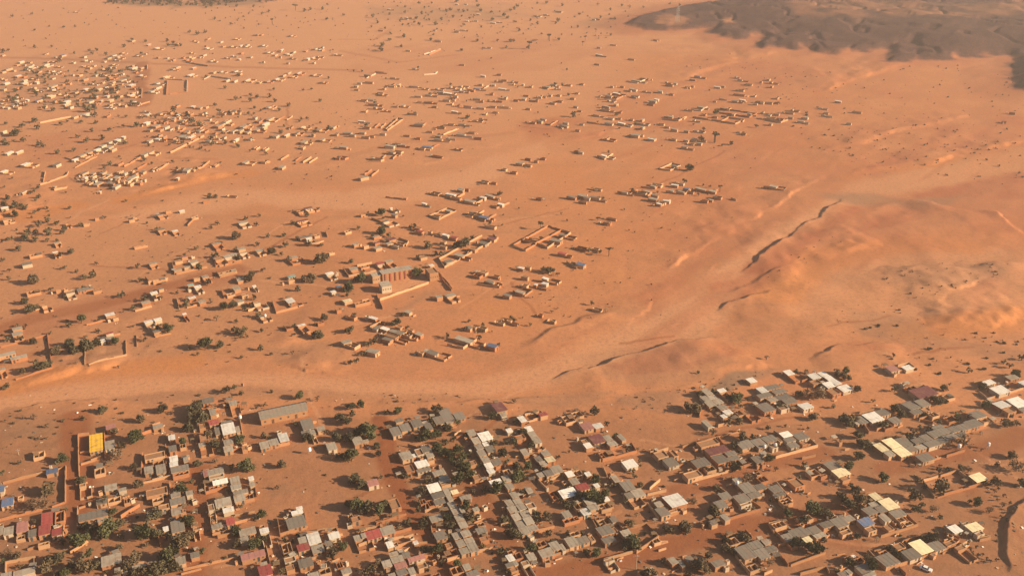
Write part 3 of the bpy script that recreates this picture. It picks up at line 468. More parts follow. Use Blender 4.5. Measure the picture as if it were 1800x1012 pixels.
1010 510 5 2 o;1090 515 5 2 o;1230 460 12 5 l;1310 440 12 4 u;1200 545 9 4 w;1160 555 5 3 u;960 610 8 5 g;1020 620 7 5 u;1030 585 8 3 w;1220 610 9 4 g;1310 560 5 3 o;1470 565 5 3 w;1390 660 9 4 l;1430 645 5 3 w;1370 690 8 3 u;930 715 9 3 w;920 745 11 4 u;830 800 9 3 u;970 830 8 4 u;1060 830 5 3 u;960 880 9 4 g;1080 880 8 3 w;1270 880 8 2 o;1180 840 5 3 u;310 840 6 3 g;280 860 5 4 g;210 870 6 3 u;520 905 8 4 g;530 875 6 2 w;690 885 5 2 u;410 500 8 4 g;350 520 7 4 l;560 500 8 4 u;690 490 6 3 u;380 600 4 3 w;460 600 6 3 u;640 580 6 3 u;600 630 6 2.5 o;400 680 8 4 u;470 660 8 4 u;160 735 6 2 u;630 715 5 2 g;140 605 7 2 u;40 650 6 2 u;200 655 8 2 u;860 130 6 2 w;1000 105 10 2 u;860 205 10 2 w;840 295 8 2 u;1180 245 10 2 u;110 495 3 2 w;670 755 5 2 u;650 945 5 2 u
#600 60 5.623 M
760 610 8 4 l;860 600 7 3 g;980 570 8 5 l;1050 585 9 4 w;1040 650 8 5 g;1100 635 8 5 u;1190 565 6 3 b;1130 610 5 4 g;1340 540 8 3 b;1270 550 6 3 u;500 510 8 4 l;560 505 6 3 w;380 375 12 2 m;260 405 9 3 g;380 580 9 4 u;220 650 9 4 u;290 645 9 4 l;320 690 11 5 g;510 430 7 3 w;270 475 12 4 u;150 545 6 2 u;720 515 10 3 p;1400 410 6 3 w;1560 395 6 4 g;1610 450 7 3 o;1590 540 9 3 w;1250 715 9 3 m;1380 725 9 4 l;1490 715 9 4 u;1620 720 9 3 u;1340 640 9 3 g;1520 770 7 3 u;1120 765 7 3 w;710 785 9 2 u;770 890 10 6 g;860 670 10 4 g;770 670 7 3 u;920 715 6 3 u;250 920 8 4 u;210 970 6 4 l;60 975 9 4 l;410 980 6 3 o;980 920 10 4 u;1080 890 8 4 u;1190 890 7 3 g;1320 850 5 3 o;1380 830 4 2 l;1190 985 8 3 g;1300 965 8 2 u;720 340 5 3 g;1190 300 8 2 u;950 60 8 3 u;1410 130 6 3 o;200 860 7 2 w;180 480 5 3 w;660 160 7 3 w
#600 180 5.623 M
20 440 8 4 l;20 540 8 5 u;110 320 6 3 g;240 340 8 3 u;300 330 6 3 u;480 430 9 4 l;540 410 10 4 u;600 420 8 4 l;560 480 10 4 u;500 490 6 4 g;360 555 11 5 u;220 740 8 4 l;650 325 6 2 u;760 350 5 3 u;870 285 7 2 u;960 365 8 4 g;960 330 6 3 l;1050 350 3 2 o;850 440 10 4 b;800 450 7 3 u;950 530 12 3 u;1180 315 9 3 l;1290 290 7 3 o;1350 350 8 3 u;1130 455 3 2 u;1420 780 8 4 u;1510 790 5 2 u;1610 655 5 3 u;1180 855 6 3 l
#900 180 5.623 M
80 600 7 4 l;150 615 9 3 u;160 555 6 2 u;310 550 5 3 u;240 575 4 2 u;20 685 6 3 u;650 480 7 3 u;680 490 5 2 l;1220 325 8 4 l;1170 320 5 3 u;1380 360 7 3 w;1580 360 6 3 u
#0 180 5.623 M
1560 360 5 5 w;1480 375 8 3 l;1220 340 4 3 w;1160 370 6 4 w;1080 390 6 3 l;1015 425 8 3 w;960 465 8 3 w;880 490 8 3 w;810 520 9 3 w;1120 460 8 2 w;1080 440 8 4 l;740 565 6 3 w;740 140 8 3 w;800 125 8 3 w;850 115 8 3 w;250 610 8 4 w;90 495 9 3 w;190 485 9 2 w;40 285 6 2 c;560 610 7 4 g;40 680 7 3 w;840 740 4 3 w;830 695 9 3 g;970 800 9 4 l;1150 825 8 3 l;985 880 2 2 w;1030 740 9 4 u;950 750 8 4 u;1150 740 6 4 w;1310 740 12 4 l;1230 760 8 4 u;235 885 6 2 w;540 830 3 2 w;140 25 8 3 w;1430 510 8 4 l;1490 490 9 2 w;1540 230 9 5 l;1450 200 8 4 w;1620 190 9 5 u;1400 130 6 3 u;1460 120 8 3 w;660 15 10 2 w;1550 650 8 4 u;1640 240 9 3 l;1180 600 8 3 u;1080 50 6 4 u;1060 130 6 3 u
#300 180 5.623 M
470 230 8 4 w;290 275 9 4 l;340 280 8 4 u;110 335 8 4 l;150 340 8 4 l;210 340 10 3 w;220 40 5 4 w;290 50 6 4 l;80 120 6 3 w;25 170 3 4 w;720 235 10 4 l;760 220 8 4 u;940 210 12 3 w;980 160 12 3 l;880 180 10 3 g;550 285 9 3 u;620 280 8 3 w;690 275 9 3 w;770 290 9 2 w;930 245 8 2 c;560 180 12 3 o;1310 245 6 3 c;1190 240 6 3 u;1040 330 7 4 l;1150 320 9 2 w;1250 300 8 3 g;1320 390 8 4 l;1500 365 7 3 l;1310 440 6 2 o;1470 270 8 3 l;1610 240 8 3 l;930 580 7 4 u;740 590 8 3 l;1100 635 8 4 l;100 660 8 5 u;160 665 8 5 l;220 650 8 5 u;450 615 7 2 u;70 745 3 2 w;850 445 8 3 u;940 455 8 3 u;650 365 7 2 w;790 355 6 3 l;1410 320 5 2 o;1640 310 6 3 g;1660 540 7 4 u;970 45 8 3 l;610 100 5 2 w;1000 30 6 3 o;850 270 7 4 l;60 30 8 4 u;350 40 6 3 o;150 200 7 3 u;440 190 7 3 u
#0 0 5.623 M
80 680 12 4 w;210 610 9 3 w;1320 670 12 4 w;1300 940 10 3 w;1090 990 8 4 c;980 880 8 4 c;1300 840 10 5 w;30 880 5 6 w;500 950 8 6 c;380 990 10 3 b;740 115 5 3 w;450 640 14 2 w;290 655 9 4 l;380 705 9 4 u;180 750 9 4 w;960 735 12 4 w;620 545 10 4 b;1120 545 10 4 l;1550 475 9 4 w;1470 440 8 3 w;1310 400 9 4 l;1070 570 9 4 g;60 820 9 4 w;520 850 12 5 l;240 820 9 4 w;660 1000 9 4 w;1560 860 12 3 w;1550 820 8 4 l;1490 900 8 5 l;890 1000 9 4 l;1210 790 12 4 w;1640 760 10 4 c;840 780 10 3 l;1040 860 6 4 w
#300 0 5.623 M
520 455 8 3 u;600 455 8 3 l;690 450 8 4 w;760 440 8 3 l;910 445 8 3 w;60 660 10 4 w;20 680 6 4 l;200 740 12 4 w;230 670 9 2 w;430 710 9 3 w;500 705 7 2 w;640 700 10 3 l;680 730 9 3 u;1120 740 9 2 w;1170 715 9 2 w;1270 720 12 2 w;1420 735 10 2 w;1200 755 9 3 u;960 800 9 2 w;1050 780 9 2 w;880 810 7 3 u;560 790 9 2 w;640 795 9 2 w;760 790 12 2 w;220 570 12 3 u;330 540 9 3 l;860 340 9 4 l;900 340 8 3 u;1190 350 9 3 g;370 380 9 3 u;960 515 9 3 w;1040 540 9 2 w;1150 530 9 3 u;1220 510 9 2 w;1430 480 9 3 l;1500 490 8 2 w;1410 570 9 2 w;1460 555 7 2 l;1340 500 7 2 u;1500 810 7 4 l;700 520 8 3 o;1100 490 9 2 w;640 380 8 2 u;500 410 8 2 w;50 430 9 4 u;400 600 6 2 o;160 590 8 3 w
#600 0 5.623 M
1200 295 9 5 w;1140 310 8 3 l;600 185 6 3 w;470 90 6 3 w;1500 225 9 3 w;1550 215 6 3 w;1355 140 6 3 w;390 300 9 3 u;1240 205 6 3 w;1140 40 6 3 w;960 405 9 3 g;920 300 5 3 u;1230 40 6 3 w;640 175 6 3 w;1330 205 6 3 l
#900 0 5.623 M
465 112 13 6 w;850 190 9 3 u;810 190 6 3 l;990 180 9 3 u;1430 395 11 3 u;330 145 8 3 u;230 155 8 3 u
#1400 0 4.2175 M
310 750 7 3 w;450 828 10 3 u;390 910 5 2.5 o;220 835 6 3 u;1540 900 5 3 u;1600 835 6 3 u
#1300 220 3.6 M
210 385 7 4.5 l
"""
# Courtyard walls: polylines along the wall foot
WALLS = """
#0 660 5.623
785 1000 775 600 880 585;800 775 1040 735;805 885 1000 825;1035 565 1040 820;265 1005 460 968;575 935 655 905 650 1170;1400 590 1615 520;1410 780 1400 990;1640 700 1650 960
#300 660 5.623
265 470 265 540 460 490;530 775 750 715;505 460 525 770;900 750 1175 680;480 1000 330 1000;690 450 715 610;240 600 260 690;700 100 720 105
#600 660 5.623
590 780 620 860 760 820;620 900 690 1000;1140 620 1290 590;1530 930 1687 870;1310 700 1440 1000;1120 600 1180 560;660 700 740 720
#900 660 5.623
145 465 340 415 280 365 130 400;740 735 890 690;1020 820 1230 760 1180 680 980 735;870 850 1010 815;1430 770 1550 940 1687 890;900 915 940 1000;1430 770 1540 735;250 1000 480 950;230 700 290 680;160 800 230 780
#1200 620 5.623
0 940 540 790;540 790 560 780;820 610 1025 560;1250 860 1330 930 1120 985;130 900 200 1000;350 735 470 700;400 690 470 660;350 850 440 980;180 560 165 640;690 500 810 610;1310 320 1380 300;900 790 1000 860
#1500 620 5.623
390 215 605 165 545 115 440 135;230 775 460 700;80 700 150 800;1240 400 1320 465 1687 360;1580 640 1687 620;1150 770 1380 700 1300 640;510 355 690 340 800 400;650 670 850 610;60 600 200 575;1190 300 1290 290;1080 590 1180 580;660 680 780 700
#0 832 5.623
35 105 420 5;15 110 15 240;650 0 650 290;0 470 420 365;520 335 640 295;700 790 870 680;1200 440 1380 325;280 760 620 670;785 350 905 310;770 340 770 540 960 500;1590 720 1550 560;635 520 625 660;60 980 60 890 350 840;340 850 340 940;1420 100 1687 40;1680 100 1680 420
#300 832 5.623
345 200 335 30;350 205 560 140;640 300 855 255 835 140;390 435 630 370;390 385 510 345;365 310 385 440;640 500 810 455;640 420 830 380;400 500 420 620 640 570;470 640 640 600;1060 470 1085 620 1350 535 1320 390;1350 590 1640 545 1687 680;130 960 690 825;110 1000 300 950;1060 690 1110 800;1400 850 1500 820;950 740 1010 1000;1060 885 1260 830
#600 832 5.623
350 510 620 420;340 490 640 410;175 720 395 645;400 635 690 555;430 680 710 610;470 760 720 685;1050 870 1280 800 1490 750;830 385 1030 330;1100 215 1220 180;1100 275 1280 230;890 540 905 640;1580 520 1687 490;150 580 380 540;680 880 850 830;830 310 840 380;1340 90 1450 60;1290 30 1330 90;770 820 900 800;1260 545 1400 515
#900 832 5.623
200 600 415 540;110 240 195 205;320 100 475 30;260 80 350 175;560 490 705 450;500 440 560 490;790 410 1000 345 960 290;400 300 480 270;1120 295 1310 240;1100 230 1120 290;1460 460 1687 385;1340 310 1450 460;1090 560 1330 510 1450 640 1230 790 1190 770;800 480 930 720;1010 440 1090 560;910 865 1210 780;300 860 650 740;1340 220 1520 180;1360 160 1460 75;640 120 640 190;240 520 300 500
#1200 770 5.623
80 440 550 310;560 300 720 270;920 200 1330 90;460 810 760 720;975 665 1080 630 930 460;320 480 440 560;850 860 900 950;400 410 480 400 560 540;690 640 770 700;850 860 1000 830;620 920 680 990;1180 210 1310 180;1420 320 1560 430
#1500 770 5.623
690 430 830 390;860 385 1020 335 1310 440;690 440 800 595;830 590 1310 450;1040 345 1200 465;625 270 860 200;920 190 1095 135;560 280 600 290;270 985 630 870 520 760;0 1000 60 985;1120 850 1240 960 1350 990;600 370 680 430;470 760 560 860;890 960 1040 1000;1230 1000 1350 990
#1200 880 6
1140 690 1500 560;860 785 940 750;1020 570 1110 690;1240 785 1510 715 1540 770;420 410 700 780;460 400 560 370;910 250 960 330 1090 440;930 250 1080 215;560 470 660 450;1690 620 1800 590;1010 480 1100 460
#1500 880 6
360 730 1070 500;150 545 350 730;220 540 400 500;520 440 680 395;480 720 550 792;1090 510 1190 450;0 590 90 640;1330 430 1440 405;940 560 1070 500
#0 490 5.623
1340 325 1500 280;10 680 470 560 515 885 160 1000;840 660 840 850;880 850 1250 760 1245 610;640 190 740 160;1540 580 1690 545;860 460 1040 415;640 120 635 190;1350 560 1355 670
#300 490 5.623
500 120 530 195 700 165;1005 230 1045 345 1255 290;1120 480 1150 520 1340 470;60 200 85 300;165 290 350 250;770 325 840 300
#600 490 5.623
385 215 860 50;350 165 410 300;1000 20 1090 120;1050 660 1205 695 1335 615;465 660 580 575;285 490 400 430;640 590 710 540;1340 60 1530 90 1585 45
#900 490 5.623
10 130 125 180 200 125 110 105;250 95 340 120
#0 330 5.623
260 205 430 180;540 30 660 5;1440 900 1480 940
#300 330 5.623
430 680 445 785 700 740;755 640 770 700;1530 440 1550 490;170 380 265 285;450 840 490 890 640 850;60 860 360 790;20 760 40 860;1240 230 1275 280;1230 570 1480 580
#600 330 5.623
1390 480 965 715 1020 795 1550 505 1500 475;870 285 965 320 1135 235 1050 210 870 285;1490 190 1535 210 1660 155;440 100 640 125 655 105;1210 130 1330 165 1420 120;75 885 340 830;160 780 300 750;20 810 75 885;960 840 1100 1000;1345 315 1415 340 1530 270;1230 290 1290 300 1410 235;980 80 1120 120 1220 65;640 580 665 540 570 510;300 310 420 355
#900 330 5.623
15 580 360 385 490 430 235 560 15 580;135 630 240 565;15 585 135 630;250 555 350 605 580 455 490 430;940 380 980 340;540 740 640 805
#1050 230 5.623
0 255 70 290 155 235;615 385 720 400 820 350 740 330 615 385;200 610 320 635 400 590;350 640 490 655 540 620;430 565 570 580 650 530;780 620 860 635 940 585;570 740 640 745 720 695;945 595 1060 605;1060 610 1120 625 1190 590;1320 675 1370 695
#1150 100 5.623
620 515 940 560 1020 565 940 605 640 560;380 605 660 645 740 605 660 595;660 648 800 670 890 630 740 608;365 530 460 540 525 500;80 620 240 640 320 600;640 425 720 435;1010 610 1250 655 1320 630
#900 60 5.623
330 895 380 905 450 865;840 650 1030 655 1100 620;300 530 350 550 490 525;740 880 860 895;1130 475 1240 490 1330 455
#600 60 5.623
455 960 610 850 560 840 440 950;430 520 540 530 590 500;1400 545 1480 510;1010 1000 1160 940;820 410 930 400 950 380;820 205 980 155;870 210 980 160;250 440 340 400;330 930 380 890;390 935 440 890
#600 180 5.623
230 720 300 675;300 735 370 680;510 565 560 520;860 475 970 420;270 590 380 590 440 530;680 240 800 250 840 205
#0 180 5.623
400 210 700 150;1230 640 1390 555;1360 665 1470 605;1570 675 1670 605;740 650 960 540;450 690 430 790;400 820 660 730 680 690;530 870 670 840;1380 30 1480 0;640 550 800 600
#300 180 5.623
0 505 330 340;230 690 385 590;1090 575 1170 530;1235 585 1305 535;1310 600 1390 550;1370 605 1450 555;90 300 150 260;1060 180 1130 145;1150 180 1205 145;20 285 90 240;640 380 690 350
#0 0 5.623
1460 650 1455 690;1655 800 1645 940;1405 880 1400 970;1620 790 1687 760
#300 0 5.623
0 790 165 800 160 910;-8 935 70 925 158 918;330 790 400 755;400 760 600 790;150 620 370 660
"""
